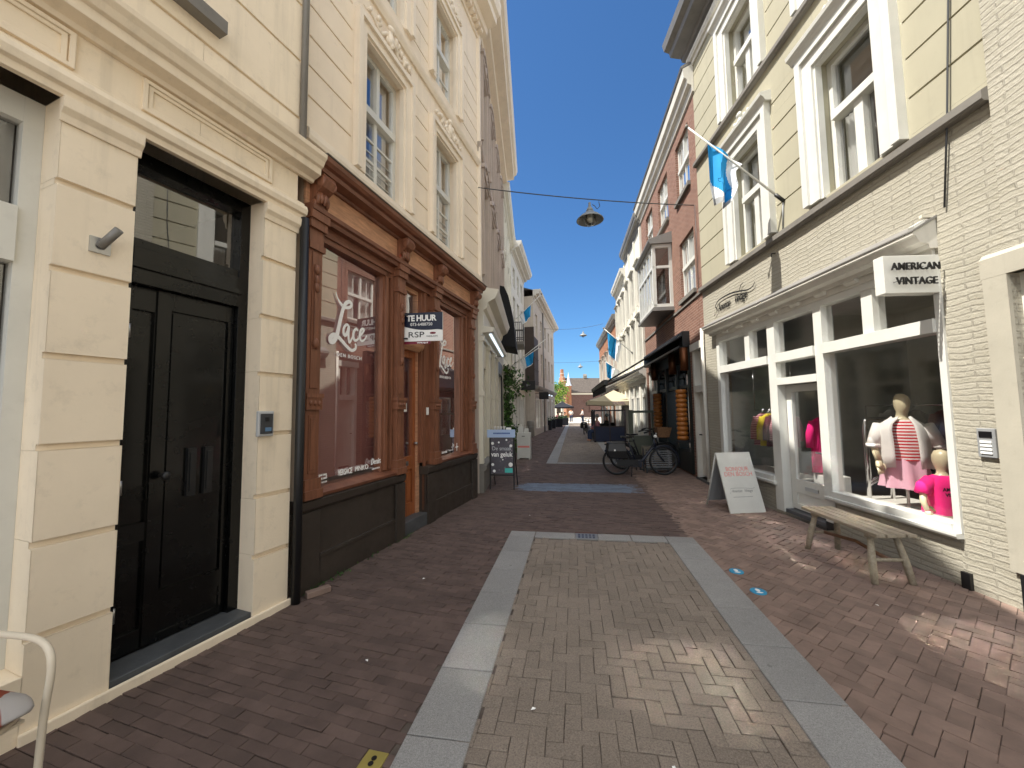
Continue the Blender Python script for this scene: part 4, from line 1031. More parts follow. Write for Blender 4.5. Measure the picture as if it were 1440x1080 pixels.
MB(FR).box(1.61, 1.635, -.1, -.09, 1.35, 1.47).build('lock_plate', steel, d)
MB(FR).box(1.54, 2.38, -.2, .0, 0, .1).build('doorstep', bluestone, bR, bevel=.006)
for a, b in ((-.04, .03), (1.43, 1.55)): MB(FR).box(a, b, -.05, .03, 0, .14).build('frame_foot', blackm, bR)
# interior of the shop
mb = MB(FR)
mb.quad((-.45, -.25, .12), (4.3, -.25, .12), (4.1, -3.6, .12), (-.45, -3.6, .12)); mb.build('shop_floor', M('shop_floor_wood', srgb('#8a7a66'), .6, var=.2), bR)
mb = MB(FR); mb.box(-.4, 1.48, -.85, -.12, .12, .47); mb.box(2.55, 4.2, -.85, -.12, .12, .47); mb.build('display_platform', white_dull, bR)
mb = MB(FR); D_ = -3.6; mb.quad((-.45, D_, .1), (4.1, D_, .1), (4.1, D_, 3.5), (-.45, D_, 3.5)); mb.quad((-.45, -.25, .1), (-.45, D_, .1), (-.45, D_, 3.5), (-.45, -.25, 3.5)); mb.quad((4.3, -.25, .1), (4.1, D_, .1), (4.1, D_, 3.5), (4.3, -.25, 3.5)); mb.quad((-.45, -.25, 3.4), (4.3, -.25, 3.4), (4.1, D_, 3.4), (-.45, D_, 3.4))
mb.build('interior', roomg, bR)
# script on the painted brick, over the shop cornice
SW = [(4.162, 3.43), (4.02, 3.53), (4.09, 3.62), (3.923, 3.7), (3.573, 3.705), (3.295, 3.668), (2.971, 3.6), (2.82, 3.615), (2.755, 3.668)]
mb = MB(FR); stroke(mb, SW, (.018, .03, .014), .022); stroke(mb, [(3.212, 3.664), (3.165, 3.74), (3.08, 3.764)], (.02, .02, .01), .023)
mb.build('script_swash', black_v, bR)
ftext(FR, 'American', 4.0, .02, 3.49, .2, black_v, bR, d=-1, align='LEFT', shear=.45, sx=.62, bold=.001, space=.92)
ftext(FR, 'Vintage', 3.42, .02, 3.49, .2, black_v, bR, d=-1, align='LEFT', shear=.45, sx=.72, bold=.001, space=.92)
tag(MB(FR).tube([(-.1, .02, 3.38), (-.2, .03, 4.2), (-.3, .02, 5.4), (-.33, .02, 6.9)], .008, 5).build('cable', darkgrey, None, FR.w(-.2, .02, 3.4)), 'thin dark cable running up the yellow wall above the white box sign', 'cable')
t = thing('small_lamp', 'small cream box lamp at the end of the shop cornice, over the white box sign', 'lamp', FR.w(.02, .1, 3.4))
mb = MB(FR); mb.prof([(.1, 3.29), (.2, 3.235), (.21, 3.26), (.11, 3.32)], -.005, .05); mb.build('housing', white, t); MB(FR).box(.0, .03, 0, .12, 3.34, 3.365).build('bracket', cream, t)
# white box sign
FS = Fr((2.86, 3.985), (3.36, 4.045), side=1)
t = thing('box_sign', 'white box sign with raised black AMERICAN VINTAGE letters jutting from the painted brick wall', 'sign', (3.34, 4.0, 2.65))
MB(FS).box(0, .5, -.1, .0, 2.63, 2.985).build('sign_box', white, t, bevel=.004)
MB(FS).box(.5, .545, -.075, -.025, 2.64, 2.97).build('mounting_plate', white_dull, t)
for s, z, sz in (('AMERICAN', 2.835, .096), ('VINTAGE', 2.70, .096)):
    text(s, FS.w(.25, .042, z), FS.e, (0, 0, 1), FS.n, sz, black_v, t, ext=.006, sx=.9, space=1.02, bold=.0008)
    mb = MB(FS)
    for k in range(8): mb.cyl((.08+k*.048, .0, z+.03), (.08+k*.048, .037, z+.03), .003, 5)
    mb.build('letter_pin', darkgrey, t)
# wall intercom
t = thing('intercom', 'grey intercom panel with pale buttons on the painted brick wall at the right', 'intercom', FR.w(-.25, 0, 1.2))
MB(FR).box(-.315, -.185, 0, .025, 1.16, 1.4).build('housing', midgrey, t, bevel=.005); MB(FR).box(-.295, -.205, .025, .03, 1.325, 1.375).build('camera_window', black_v, t)
mb = MB(FR)
for k in range(4): mb.box(-.29, -.21, .025, .032, 1.19+k*.03, 1.207+k*.03)
mb.build('button_row', white_v, t)
# the near flag
t = flag((1.83, 6.05, 5.96), (3.1, 6.01, 4.62), 0, 'large blue and white flag on a white pole high over the clothes shop', (.2, .62), .5, .013)
for c in list(t.children):
    if c.name.startswith('cloth'): bpy.data.objects.remove(c)
ROWS = [((2.12, 5.71), (2.59, 5.25)), ((2.125, 5.5), (2.52, 5.18)), ((2.13, 5.32), (2.475, 5.12)), ((2.135, 5.16), (2.48, 5.0)), ((2.14, 5.04), (2.49, 4.9)), ((2.17, 4.86), (2.44, 4.78)), ((2.2, 4.73), (2.4, 4.66))]
mb = MB(); nu = 44; G = []
CR = catmull([p+q for p, q in ROWS], 8); nv = len(CR)-1
for j, (ax, az, bx, bz) in enumerate(CR):
    v = j/nv; row = []
    for i in range(nu+1):
        u = i/nu
        fold = (.02+.075*v)*math.sin(u*10.5+v*.8)+.02*math.sin(u*23)*v
        row.append((ax+(bx-ax)*u, 6.05+fold, az+(bz-az)*u-.05*v*math.sin(u*math.pi)))
    G.append(row)
for j in range(nv):
    for i in range(nu):
        u, v = (i+.5)/nu, (j+.5)/nv
        mb.cm = 0 if (u < .6+.35*v and v < .62+.28*min(1, u*1.6) and not (v > .5 and u < (v-.5)*.8)) else (2 if v > .88 else 1)
        mb.add([G[j][i], G[j][i+1], G[j+1][i+1], G[j+1][i]], [(0, 1, 2, 3)], True)
c = mb.build('cloth', [flag_b, flag_w, flag_g], t); md = c.modifiers.new('Weld', 'WELD'); md.merge_threshold = .0005
MB().tube([(3.1, 6.01, 4.62), (3.1, 6.06, 4.2)], .01, 6).build('cord', midgrey, t)
MB(FR).tube([(2.25, .0, 3.93), (2.25, .06, 3.93), (2.25, .06, 3.88)], .008, 6).build('wall_hook', blackm, bR)
# ================================================================== white brick building at the right edge
bX = thing('white_brick_building', 'white painted brick building with a dark shop window at the right edge of the street', 'building', FR.w(-.5, 0, 0))
mb = MB(FR); mb.relief(-9, -.37, 0, 2.9, [(-3.6, -.52, .3, 2.62, None), (-7.5, -4.2, .34, 2.62, None)], hd=.2, base=.03); mb.quad((-.37, 0, 0), (-.37, .03, 0), (-.37, .03, 2.9), (-.37, 0, 2.9)); mb.quad((-.5, 0, 2.9), (-.5, .03, 2.9), (-.37, .03, 2.9), (-.37, 0, 2.9))
mb.relief(-9, -.5, 2.9, 9.5, [(-2.2, -1.3, 4.6, 6.4, None), (-4.4, -3.5, 4.6, 6.4, None), (-2.2, -1.3, 7.3, 8.8, None)], hd=.2, base=.03); mb.shell(-9, -.5, 0, 9.5, 9, o=.03); mb.build('wall', pbrick, bX)
for a, c in ((-2.2, 4.6), (-4.4, 4.6), (-2.2, 7.3)): window(FR, bX, a, a+.9, c, c+1.5 if c > 7 else 6.4, .1, c+1.0)
mb = MB(FR); mb.box(-.52, -.36, -.02, .06, .3, 2.66); mb.prof([(-.02, 2.62), (.061, 2.62), (.061, 2.78), (.03, 2.82), (-.02, 2.82)], -3.7, -.35); mb.build('door_surround', plaster, bX)
mb = MB(FR); mb.box(-.6, -.52, -.2, -.04, .3, 2.62); mb.box(-3.6, -.6, -.2, -.05, 2.52, 2.62); mb.box(-2.2, -2.1, -.2, -.06, .3, 2.52); mb.build('shop_frame', white_dull, bX)
MB(FR).box(-3.7, -.43, .02, .075, 0, .298).build('plinth', blackm, bX)
MB(FR).quad((-3.6, -.12, .3), (-.5, -.12, .3), (-.5, -.12, 2.6), (-3.6, -.12, 2.6)).build('shop_pane', glass_shop, bX)
interior(FR, bX, -3.7, -.4, .25, 2.7, 3, M('blue_grey_interior', srgb('#3d4a52'), .8), -.22)
cornice(FR, bX, -9, -.5, 9.4, .5, .4, zinc, 'eaves_cornice'); roofslab(FR, bX, -9, -.5, 9.9)
# ================================================================== red brick building with the oriel
FQ = Fr((2.79, 8.70), e=(-.019, 1), side=-1); Q1 = 6.05
bQ = thing('red_brick_building', 'red brick building with white sash windows, an oriel window and a cheese shop below', 'building', (2.79, 8.7, 0))
QW = [(.35, 1.45, 4.3, 5.75), (.42, 1.47, 6.85, 8.3), (2.3, 3.4, 6.95, 8.3), (4.2, 5.2, 7.0, 8.3)]
regs = [(a, b, c, d, None) for a, b, c, d in QW]+[(.0, .72, .05, 3.0, None), (1.0, 4.25, .05, 3.0, None), (4.5, 5.9, .3, 2.9, None), (2.2, 4.1, 4.4, 6.05, None)]
mb = MB(FQ); mb.relief(-.05, Q1, 0, 9.2, regs, hd=.2); mb.shell(-.05, Q1, 0, 9.2, 9); mb.build('wall', rbrick, bQ)
for a, b, c, d in QW:
    window(FQ, bQ, a, b, c, d, .07, c+(d-c)*.53, rows=(0, 0), gl=glass)
    mb = MB(FQ)
    for k in (1, 3): mb.box(a+(b-a)*k/4-.011, a+(b-a)*k/4+.011, -.11, -.085, c+.08, d-.06)
    mb.build('glazing_bars', white, bQ)
    MB(FQ).box(a-.04, b+.04, -.02, .07, c-.1, c-.005).build('sill', slate, bQ)
MB(FQ).prof([(0, 8.6), (.04, 8.61), (.05, 8.75), (.13, 8.8), (.14, 8.9), (.2, 8.95), (.22, 9.15), (0, 9.25)], -.1, Q1+.1).build('eaves_cornice', white_dull, bQ)
MB(FQ).prof([(.0, 9.26), (.24, 9.16), (.26, 9.21), (0, 9.35)], -.1, Q1+.1).build('gutter', zinc, bQ)
roofslab(FQ, bQ, -.05, Q1, 9.3)
MB(FQ).box(-.05, Q1, 0, .03, 4.08, 4.14).build('string_course', slate, bQ)
MB(FQ).tube([(.1, .03, 4.14), (.1, .03, 6.1)], .006, 5).build('wall_cable', darkgrey, bQ)
# oriel
a, b, p, z0, z1 = 2.15, 4.15, .52, 4.35, 6.12
mb = MB(FQ)
for s in (a, b-.09): mb.box(s, s+.09, p-.09, p, z0, z1)
for s in (a, b-.06): mb.box(s, s+.06, .0, .08, z0, z1)
mb.box(a, b, p-.08, p+.002, z0, z0+.1); mb.box(a, b, p-.08, p+.002, z1-.1, z1); mb.box(a, b, p-.07, p-.002, 5.45, 5.52)
for s in (a, b-.07): mb.box(s, s+.07, .08, p-.09, z0+.001, z0+.1); mb.box(s, s+.07, .08, p-.09, z1-.1, z1-.001); mb.box(s+.01, s+.06, .08, p-.09, 5.45, 5.52)
for k in range(1, 5): s = a+(b-a)*k/5; mb.box(s-.018, s+.018, p-.06, p-.005, z0+.1, z1-.1)
w = mb.build('oriel_frame', white, bQ)
mb = MB(FQ); mb.quad((a, p-.04, z0), (b, p-.04, z0), (b, p-.04, z1), (a, p-.04, z1)); mb.quad((a+.04, .02, z0), (a+.04, p-.04, z0), (a+.04, p-.04, z1), (a+.04, .02, z1)); mb.quad((b-.04, .02, z0), (b-.04, p-.04, z0), (b-.04, p-.04, z1), (b-.04, .02, z1)); mb.build('pane', glass, w)
MB(FQ).prof([(0, z0-.1), (p+.06, z0-.1), (p+.06, z0-.04), (p+.02, z0), (0, z0)], a-.06, b+.06).build('oriel_base', zinc, bQ)
MB(FQ).prof([(0, z1), (p+.06, z1), (p+.1, z1+.08), (p+.1, z1+.13), (0, z1+.32)], a-.08, b+.08).build('oriel_roof', zinc, bQ)
# white side door and its small window
mb = MB(FQ); mb.box(.0, .09, -.15, .04, .05, 3.0); mb.box(.63, .72, -.15, .04, .05, 3.0); mb.box(.09, .63, -.15, .06, 1.95, 2.1); mb.box(-.02, .74, -.15, .08, 2.9, 3.06); mb.box(.33, .39, -.15, -.02, 2.1, 2.9)
mb.build('side_door_frame', white_dull, bQ); MB(FQ).quad((.08, -.1, 2.08), (.64, -.1, 2.08), (.64, -.1, 2.92), (.08, -.1, 2.92)).build('transom_pane', glass, bQ)
d = MB(FQ).relief(.09, .63, .1, 1.95, [(.09+k*.09, .096+k*.09, .3, 1.9, -.075) for k in range(1, 6)], base=-.06).build('side_door', white_dull, bQ)
MB(FQ).cyl((.58, -.06, 1.0), (.58, .0, 1.0), .015).build('door_knob', blackm, d)
MB(FQ).box(-.03, .74, -.15, .06, 0, .05).build('doorstep', bluestone, bQ)
t = tag(MB(FQ).tube([(-.02, .05, .15), (-.02, .05, 1.9), (-.02, .05, 3.3)], .035, 8).build('downpipe', white_dull, None, FQ.w(-.02, .05, 0)), 'pale downpipe between the painted brick wall and the white side door', 'downpipe')
# cheese shop front: dark frame, arched top
mb = MB(FQ)
for s in (.98, 2.05, 3.1, 4.2): mb.box(s, s+.1, -.12, .05, .05, 3.05)
mb.box(1.08, 4.2, -.12, .04, .05, .55); mb.box(1.08, 4.2, -.12, .06, 2.75, 3.05); mb.box(1.08, 4.2, -.1, .0, 2.1, 2.18)
for c in (1.58, 2.62, 3.7):
    for k in range(8):
        t0, t1 = math.pi*k/8, math.pi*(k+1)/8
        q = [(c+r*math.cos(tt), 2.18+.55*r/.5*math.sin(tt)) for r, tt in ((.43, t0), (.5, t0), (.5, t1), (.43, t1))]
        mb.add([(x, -.1, z) for x, z in q]+[(x, .0, z) for x, z in q], [(4, 5, 6, 7), (0, 1, 5, 4), (2, 3, 7, 6)])
mb.build('shop_frame', M('dark_green_paint', srgb('#1c221f'), .4, var=.2), bQ)
MB(FQ).quad((1.05, -.08, .5), (4.2, -.08, .5), (4.2, -.08, 2.8), (1.05, -.08, 2.8)).build('shop_pane', glass_shop, bQ)
interior(FQ, bQ, 1.0, 4.25, .05, 3.0, 3, roomd, -.22)
mb = MB(FQ); mb.box(4.5, 5.9, -.15, -.06, 2.1, 2.2); mb.box(4.5, 4.6, -.15, -.06, .3, 2.9); mb.box(5.8, 5.9, -.15, -.06, .3, 2.9); mb.box(5.15, 5.25, -.15, -.06, .3, 2.9); mb.build('shop_window_frame', white, bQ)
MB(FQ).quad((4.5, -.1, .3), (5.9, -.1, .3), (5.9, -.1, 2.9), (4.5, -.1, 2.9)).build('shop_pane', glass_shop, bQ)
for s in (1.0, 2.05, 4.2):
    MB(FQ).lathe([(.0, 0), (.1, 0), (.1, .55), (0, .55)], (s+.05, .12, 2.5), 12).build('copper_lamp', M('copper', srgb('#6b4228'), .4, .7), bQ) if s == 1.0 else MB(FQ).lathe([(.0, 0), (.1, 0), (.1, .55), (0, .55)], (s+.05, .12, 2.5), 12).build('copper_lamp', bpy.data.materials['copper'], bQ)
# awning
t = thing('shop_awning', 'black folding arm awning slanting down over the cheese shop', 'awning', FQ.w(1.0, 0, 3.2))
MB(FQ).box(.95, 5.6, .0, .17, 3.05, 3.45).build('cassette', blackm, t, bevel=.02)
mb = MB(FQ); mb.add([(1.0, .14, 3.36), (5.55, .14, 3.36), (5.55, 1.98, 2.28), (1.0, 1.98, 2.28), (1.0, .14, 3.34), (5.55, .14, 3.34), (5.55, 1.98, 2.26), (1.0, 1.98, 2.26)], [(0, 1, 2, 3), (4, 5, 6, 7), (0, 3, 7, 4), (1, 2, 6, 5)]); mb.build('canopy', blackt, t)
mb = MB(FQ); mb.prof([(1.94, 2.2), (2.03, 2.2), (2.04, 2.32), (1.94, 2.32)], .97, 5.58); mb.build('front_bar', blackm, t)
MB(FQ).box(.99, 5.56, 1.985, 1.995, 2.02, 2.21).build('valance', blackt, t)
mb = MB(FQ)
for s in (1.25, 5.3): mb.tube([(s, .16, 3.12), (s+(.55 if s < 3 else -.55), 1.0, 2.66), (s, 1.95, 2.24)], .028, 8)
mb.build('folding_arm', steel, t)
# cheese columns
for i, (s, lab) in enumerate(((1.25, 'nearest column of stacked orange cheese wheels on the shop front'), (3.75, 'farther column of stacked orange cheese wheels, behind the windscreen'))):
    t = thing('cheese_column', lab, 'cheese display', FQ.w(s, .16, .75), 'columns of stacked cheese wheels')
    n = 11; h = .112
    for k in range(n):
        z = .83+k*h
        MB(FQ).lathe([(0, 0), (.1, 0), (.128, .03), (.13, .055), (.128, .08), (.1, h-.004), (0, h-.004)], (s, .17, z), 16).build('cheese_wheel', orange, t)
    mb = MB(FQ); mb.box(s-.1, s+.1, .03, .3, .77, .828); mb.tube([(s, .03, .8), (s, .03, 2.1)], .02, 6); mb.tube([(s, .03, 2.08), (s, .17, 2.08)], .012, 6); mb.build('bracket', blackm, t)
# ================================================================== white and brick houses farther on the right
def sunny(F, bld, s0, s1, H, mat, cols, rows, cm, shopmat, trims=True):
    regs = []; n = cols; st = (s1-s0)/n
    for k in range(n):
        a = s0+st*k+st*.26; b = s0+st*(k+1)-st*.26
        for c, d in rows: regs.append((a, b, c, d, None))
    nw = len(regs)
    for k in range(n): regs.append((s0+st*k+.15, s0+st*(k+1)-.15, .3, 2.6, None))
    mb = MB(F); mb.relief(s0, s1, 0, H, regs, hd=.16); mb.shell(s0, s1, 0, H, 9); mb.build('wall', mat, bld)
    for a, b, c, d, _ in regs[:nw]:
        window(F, bld, a, b, c, d, .1, c+(d-c)*.58, curt=False, gl=glass)
        if trims: surround(F, bld, a, b, c, d, .1, .05, mat=white_dull, hood=True)
    for a, b, c, d, _ in regs[nw:]:
        mb = MB(F); mb.box(a, b, -.15, -.05, 2.05, 2.15); mb.box(a, a+.08, -.15, -.05, c, d); mb.box(b-.08, b, -.15, -.05, c, d); mb.box((a+b)/2-.03, (a+b)/2+.03, -.15, -.05, c, d); mb.build('shop_frame', shopmat, bld)
        MB(F).quad((a, -.1, c), (b, -.1, c), (b, -.1, d), (a, -.1, d)).build('shop_pane', glass_shop, bld)
    cornice(F, bld, s0, s1, 2.75, .35, .3, shopmat, 'shop_cornice'); cornice(F, bld, s0-.02, s1+.05, H-.35, .5, .26, cm, 'eaves_cornice')
    roofslab(F, bld, s0, s1, H+.14, rise=1.6)
FW = Fr((2.66, 14.76), e=(-.019, 1), side=-1)
b1 = thing('white_house', 'tall white plastered house with grey eaves next to the red brick building', 'building', FW.w(0, 0, 0))
sunny(FW, b1, .0, 3.9, 8.9, stuccoW, 3, [(3.4, 5.1), (5.7, 7.2)], zinc, white)
for k in range(4): MB(FW).box(k*1.3-.0 if k else .0, k*1.3+.16, 0, .06, 3.1, 8.5).build('pilaster_strip', stuccoW, b1)
b2 = thing('ornate_white_house', 'second white house on the right, lower and trimmed with plaster, beyond the tall white one', 'building', FW.w(3.9, 0, 0))
sunny(FW, b2, 3.9, 7.6, 8.2, stuccoW, 3, [(3.4, 5.0), (5.6, 7.1)], white_dull, white_dull)
for k in range(3): garland(FW, b2, 4.5+k*1.23, 5.35, .7, white_dull, .14, k+40)
F4 = Fr((2.53, 22.4), (2.22, 32.8), side=-1)
b3 = thing('brick_house', 'small orange brick house with a grey roof and white windows, farthest on the right', 'building', F4.w(0, 0, 0))
sunny(F4, b3, 0, 10.4, 6.9, rbrick2, 5, [(3.5, 5.4)], zinc, white_dull)
mb = MB(F4); mb.box(1.2, 1.9, -1.6, -.9, 7.2, 9.6); mb.build('chimney', dbrick, b3); MB(F4).lathe([(.12, 0), (.14, .1), (.1, .5), (.0, .5)], (1.5, -1.2, 9.6), 8).build('chimney_pot', blackm, b3)
flag((1.35, 16.9, 5.1), (2.62, 17.1, 3.95), 0, 'pale blue and white flag hanging in folds on a pole from the white house', (.12, .6), 1.1, .018, sd=6)
flag((1.55, 19.2, 3.95), (2.58, 19.3, 3.2), 0, 'lower blue and white flag on the right, just above the awning', (.05, .7), .75, .018, mats='w', sd=8)
# ================================================================== lamps on wires
lampshade = M('lamp_shade_enamel', srgb('#85898a'), .45, var=.15)
lampglass = GLASS('lamp_glass', .75, 1.6, .05, col=(.9, .9, .86, 1))
def street_lamp(p, label, k=1.0, lo=1):
    """p = top of the hanger"""
    t = thing('hanging_street_lamp', label, 'street lamp', p, 'lamps hanging over the street')
    x, y, z = p
    MB().lathe([(0, 0), (.02*k, 0), (.03*k, -.02*k), (.015*k, -.05*k), (.035*k, -.07*k), (.02*k, -.1*k), (.05*k, -.12*k), (.07*k, -.16*k), (.085*k, -.2*k), (.06*k, -.21*k), (0, -.21*k)], p, 16).build('hanger', lampshade, t)
    MB().lathe([(.06*k, -.2*k), (.1*k, -.22*k), (.12*k, -.25*k), (.2*k, -.3*k), (.285*k, -.385*k), (.29*k, -.40*k), (.28*k, -.40*k), (.19*k, -.315*k), (.1*k, -.27*k), (.0, -.26*k)], p, 28, caps=False).build('lamp_shade', [lampshade], t)
    MB().lathe([(.125*k, -.3*k), (.135*k, -.36*k), (.12*k, -.44*k), (.07*k, -.5*k), (.0, -.515*k)], p, 20, caps=False).build('glass_bowl', lampglass, t)
    mb = MB()
    for q in range(4):
        a = q*math.pi/2+.4; mb.tube([(x+r*k*math.cos(a), y+r*k*math.sin(a), z+zz*k) for r, zz in ((.13, -.3), (.145, -.36), (.128, -.45), (.075, -.51), (.0, -.53))], .007*k, 5)
    mb.build('cage', lampshade, t)
    MB().blob((x, y, z-.34*k), .07*k, .07*k, .12*k, 10, 8).build('bulb', white_v, t)
    return t
def wire(a, b, sag, label, mid=None):
    a, b = Vector(a), Vector(b); pts = []
    for i in range(25):
        u = i/24; p = a.lerp(b, u); p.z -= sag*4*u*(1-u); pts.append(p)
    return tag(MB().tube(pts, .011, 5).build('span_wire', darkgrey, None, a), label, 'wire')
street_lamp((.44, 8.2, 6.06), 'large bell shaped street lamp hanging nearest, against the open blue sky')
wire((-1.83, 7.4, 6.17), (2.79, 8.95, 6.17), .06, 'nearest span wire across the street, holding the large lamp')
MB().tube([(.44+.2, 8.27, 6.1), (.66, 8.28, 6.0), (.6, 8.26, 5.93), (.55, 8.25, 6.0), (.5, 8.22, 6.02)], .008, 5).build('cable_loop', darkgrey, bpy.data.objects['hanging_street_lamp'])
street_lamp((.85, 30, 7.7), 'second street lamp, pale and small, hanging beyond the large one')
wire((-2.1, 30, 8.0), (2.3, 29.0, 7.95), .2, 'second span wire across the street, holding the smaller pale lamp')
street_lamp((.76, 40, 6.35), 'third and tiniest street lamp, just above the church roof')
wire((-3.2, 40, 6.55), (3.6, 40.2, 6.6), .1, 'third span wire, the lowest and farthest across the street')
# ================================================================== wooden bench
t = thing('wooden_bench', 'weathered grey wooden bench with splayed round legs in front of the clothes shop window', 'bench', (2.8, 4.45, 0))
c4 = [Vector(p) for p in ((2.55, 4.98, 0), (2.63, 3.98, 0), (2.97, 4.02, 0), (2.89, 5.02, 0))]
ang = math.degrees(math.atan2(c4[0].y-c4[1].y, c4[0].x-c4[1].x)); FBn = fr(2.63, 3.98, ang); Lb = (c4[0]-c4[1]).length; Wb = -.34
mb = MB(FBn)
for k in range(4):
    a, b = Wb*k/4-.004, Wb*(k+1)/4+.004
    mb.box(-.0-.01*(k % 2), Lb+.01*(k % 2), b, a, .425+.002*k, .455+.001*k)
mb.build('seat', benchw, t, bevel=.004)
for s in (.12, Lb-.17): MB(FBn).box(s, s+.05, Wb+.03, -.03, .385, .424).build('seat_batten', benchw, t)
for s in (.14, Lb-.14):
    for oo, do in ((-.06, .05), (Wb+.06, -.05)):
        ds = -.08 if s < .5 else .08
        mb = MB(FBn); mb.tube([(s, oo, .39), (s+ds*.5, oo+do*.6, .2), (s+ds, oo+do, .0)], [.024, .03, .026], 10); mb.build('leg', benchw, t)
    mb = MB(FBn); mb.tube([(s+(.04 if s > .5 else -.04), -.04, .2), (s+(.04 if s > .5 else -.04), Wb+.04, .2)], .017, 8); mb.build('stretcher', benchw, t)
mb = MB(FBn); mb.tube([(.1, Wb/2, .2), (Lb*.5, Wb/2-.03, .235), (Lb-.1, Wb/2, .2)], .017, 8); mb.build('long_stretcher', M('reddish_stick', srgb('#7a5a42'), .7, var=.3), t)
# ================================================================== BONJOUR board
t = thing('shop_board', 'white leaning pavement board reading BONJOUR DEN BOSCH outside the clothes shop', 'pavement board', (2.5, 6.5, 0))
A_, B_ = Vector((2.30, 6.37, 0)), Vector((2.86, 6.52, 0)); u = (B_-A_).normalized(); nn = Vector((u.y, -u.x, 0))
up = (Vector((0, 0, .88))-nn*.3).normalized(); wv = u.cross(up); wv = wv if wv.dot(nn) > 0 else -wv
Wd = (B_-A_).length; Hh = .93
mb = MB(); mb.obox(A_+u*Wd/2+up*Hh/2-wv*.012, u*Wd/2, up*Hh/2, wv*.012); mb.build('front_panel', white, t, bevel=.003)
top = A_+up*Hh; back = A_-nn*.62
mb = MB()
for q in (.02, Wd-.02): mb.tube([top+u*q-wv*.03, back+u*q], .013, 8)
mb.tube([back+u*.02+Vector((0, 0, .07)), back+u*(Wd-.02)+Vector((0, 0, .07))], .01, 6)
mb.build('back_leg', white, t)
mb = MB(); q = back+(top-back)*.03; mb.add([back+u*.03+(top-back)*.08, back+u*(Wd-.03)+(top-back)*.08, back+u*(Wd-.03)+(top-back)*.93, back+u*.03+(top-back)*.93], [(0, 1, 2, 3)]); mb.build('back_panel', midgrey, t)
for s, h, sz in (('BONJOUR', .635, .092), ('DEN BOSCH', .555, .092)): text(s, A_+u*Wd*.5+up*h+wv*.0015, u, up, wv, sz, pink_v, t, sx=.92, ext=.0008)
text('American', A_+u*.11+up*.31+wv*.0015, u, up, wv, .06, midgrey, t, align='LEFT', shear=.45, sx=.72, ext=.0008); text('Vintage', A_+u*.31+up*.31+wv*.0015, u, up, wv, .06, midgrey, t, align='LEFT', shear=.45, sx=.8, ext=.0008)
mb = MB(); S = catmull([(.07, .29), (.1, .33), (.1, .365), (.2, .375), (.35, .37), (.45, .362), (.5, .375)], 6)
for i in range(len(S)-1):
    a, b = S[i], S[i+1]; mb.add([A_+u*a[0]+up*a[1]+wv*.002, A_+u*b[0]+up*b[1]+wv*.002, A_+u*b[0]+up*(b[1]-.005)+wv*.002, A_+u*a[0]+up*(a[1]-.005)+wv*.002], [(0, 1, 2, 3)])
mb.build('script_swash', midgrey, t)
mb = MB(); c = A_+u*.27+up*.235+wv*.002; mb.add([c-u*.16, c+u*.16, c+u*.16+up*.006, c-u*.16+up*.006], [(0, 1, 2, 3)]); mb.build('small_print', midgrey, t)
# ================================================================== tall A-frame poster board
t = thing('poster_stand', 'black framed pavement poster reading De smaak van geluk, with a pale blue header', 'pavement board', (-1.47, 7.9, 0))
FP = Fr((-1.735, 7.8), (-1.215, 7.8), side=1)      # faces the camera (side=1: normal towards -y)
pm = NT('poster_print'); b = pm.bsdf(.35, 0, .5)
vo = pm.n('ShaderNodeTexVoronoi'); vo.inputs['Scale'].default_value = 14; pm.l(pm.coord('Object'), vo.inputs['Vector'])
cc = pm.mix(pm.ramp(vo.outputs['Distance'], .1, .3), pm.mix(pm.noise(pm.coord('Object'), 7, 4), srgb('#a9a7ad'), srgb('#8d5f66')), srgb('#56545c'))
pm.l(pm.mix(pm.ramp(pm.noise(pm.coord('Object'), 5, 3), .4, .65), cc, srgb('#4d4a52')), b.inputs['Base Color'])
mb = MB(FP); mb.box(.03, .49, -.012, .0, .32, 1.05); mb.build('poster', pm.m, t)
mb = MB(FP)
for s in (.005, .495): mb.box(s, s+.022, -.025, .01, .0 if s > .3 else .0, 1.08)
mb.box(.027, .495, -.025, .008, .28, .305)
mb.build('frame', blackm, t)
mb = MB(FP)
for s in (.016, .506): mb.tube([(s, -.02, 1.06), (s, -.5, .0)], .012, 6)
mb.build('back_leg', blackm, t)
pale = M('pale_blue_header', srgb('#a9bfe0'), .4, var=.04)
MB(FP).box(-.04, .54, -.02, .012, 1.05, 1.21).build('header', pale, t)
mb = MB(FP)
for k in range(4): mb.lathe([(0, 0), (.018, 0), (.026, .06), (.028, .065), (0, .065)], (.12+k*.065, 0, 1.21), 8)
mb.box(.36, .46, -.02, .02, 1.21, 1.25); mb.build('header_ornament', white_v, t)
ftext(FP, 'VAN DE CHOCOLADE', .26, .013, 1.115, .042, M('royal_blue_ink', srgb('#2b4d9a'), .5), t, sx=.85) if False else None
mb = MB(FP)
for k in range(14): mb.box(.09+k*.025, .109+k*.025, .012, .0135, 1.12, 1.15)
mb.build('header_print', M('royal_blue_ink', srgb('#2b4d9a'), .5), t)
ftext(FP, 'De smaak', .26, .002, .79, .115, M('grey_poster_ink', srgb('#c3c6c9'), .5), t, sx=.88); ftext(FP, 'van geluk', .26, .003, .665, .135, white_v, t, sx=.86, bold=.003)
mb = MB(FP); mb.box(.32, .48, .0, .002, .34, .43); mb.build('teal_panel', M('teal_print', srgb('#49bdb5'), .5), t)
mb = MB(FP)
for x, z, r in ((.07, .93, .03), (.36, 1.0, .02), (.45, .88, .03), (.2, .95, .02), (.44, .5, .045), (.07, .5, .03), (.1, .37, .03), (.28, .6, .015)): mb.blob((x, .001, z), r, .001, r, 10, 6)
mb.build('poster_dots', white_v, t)
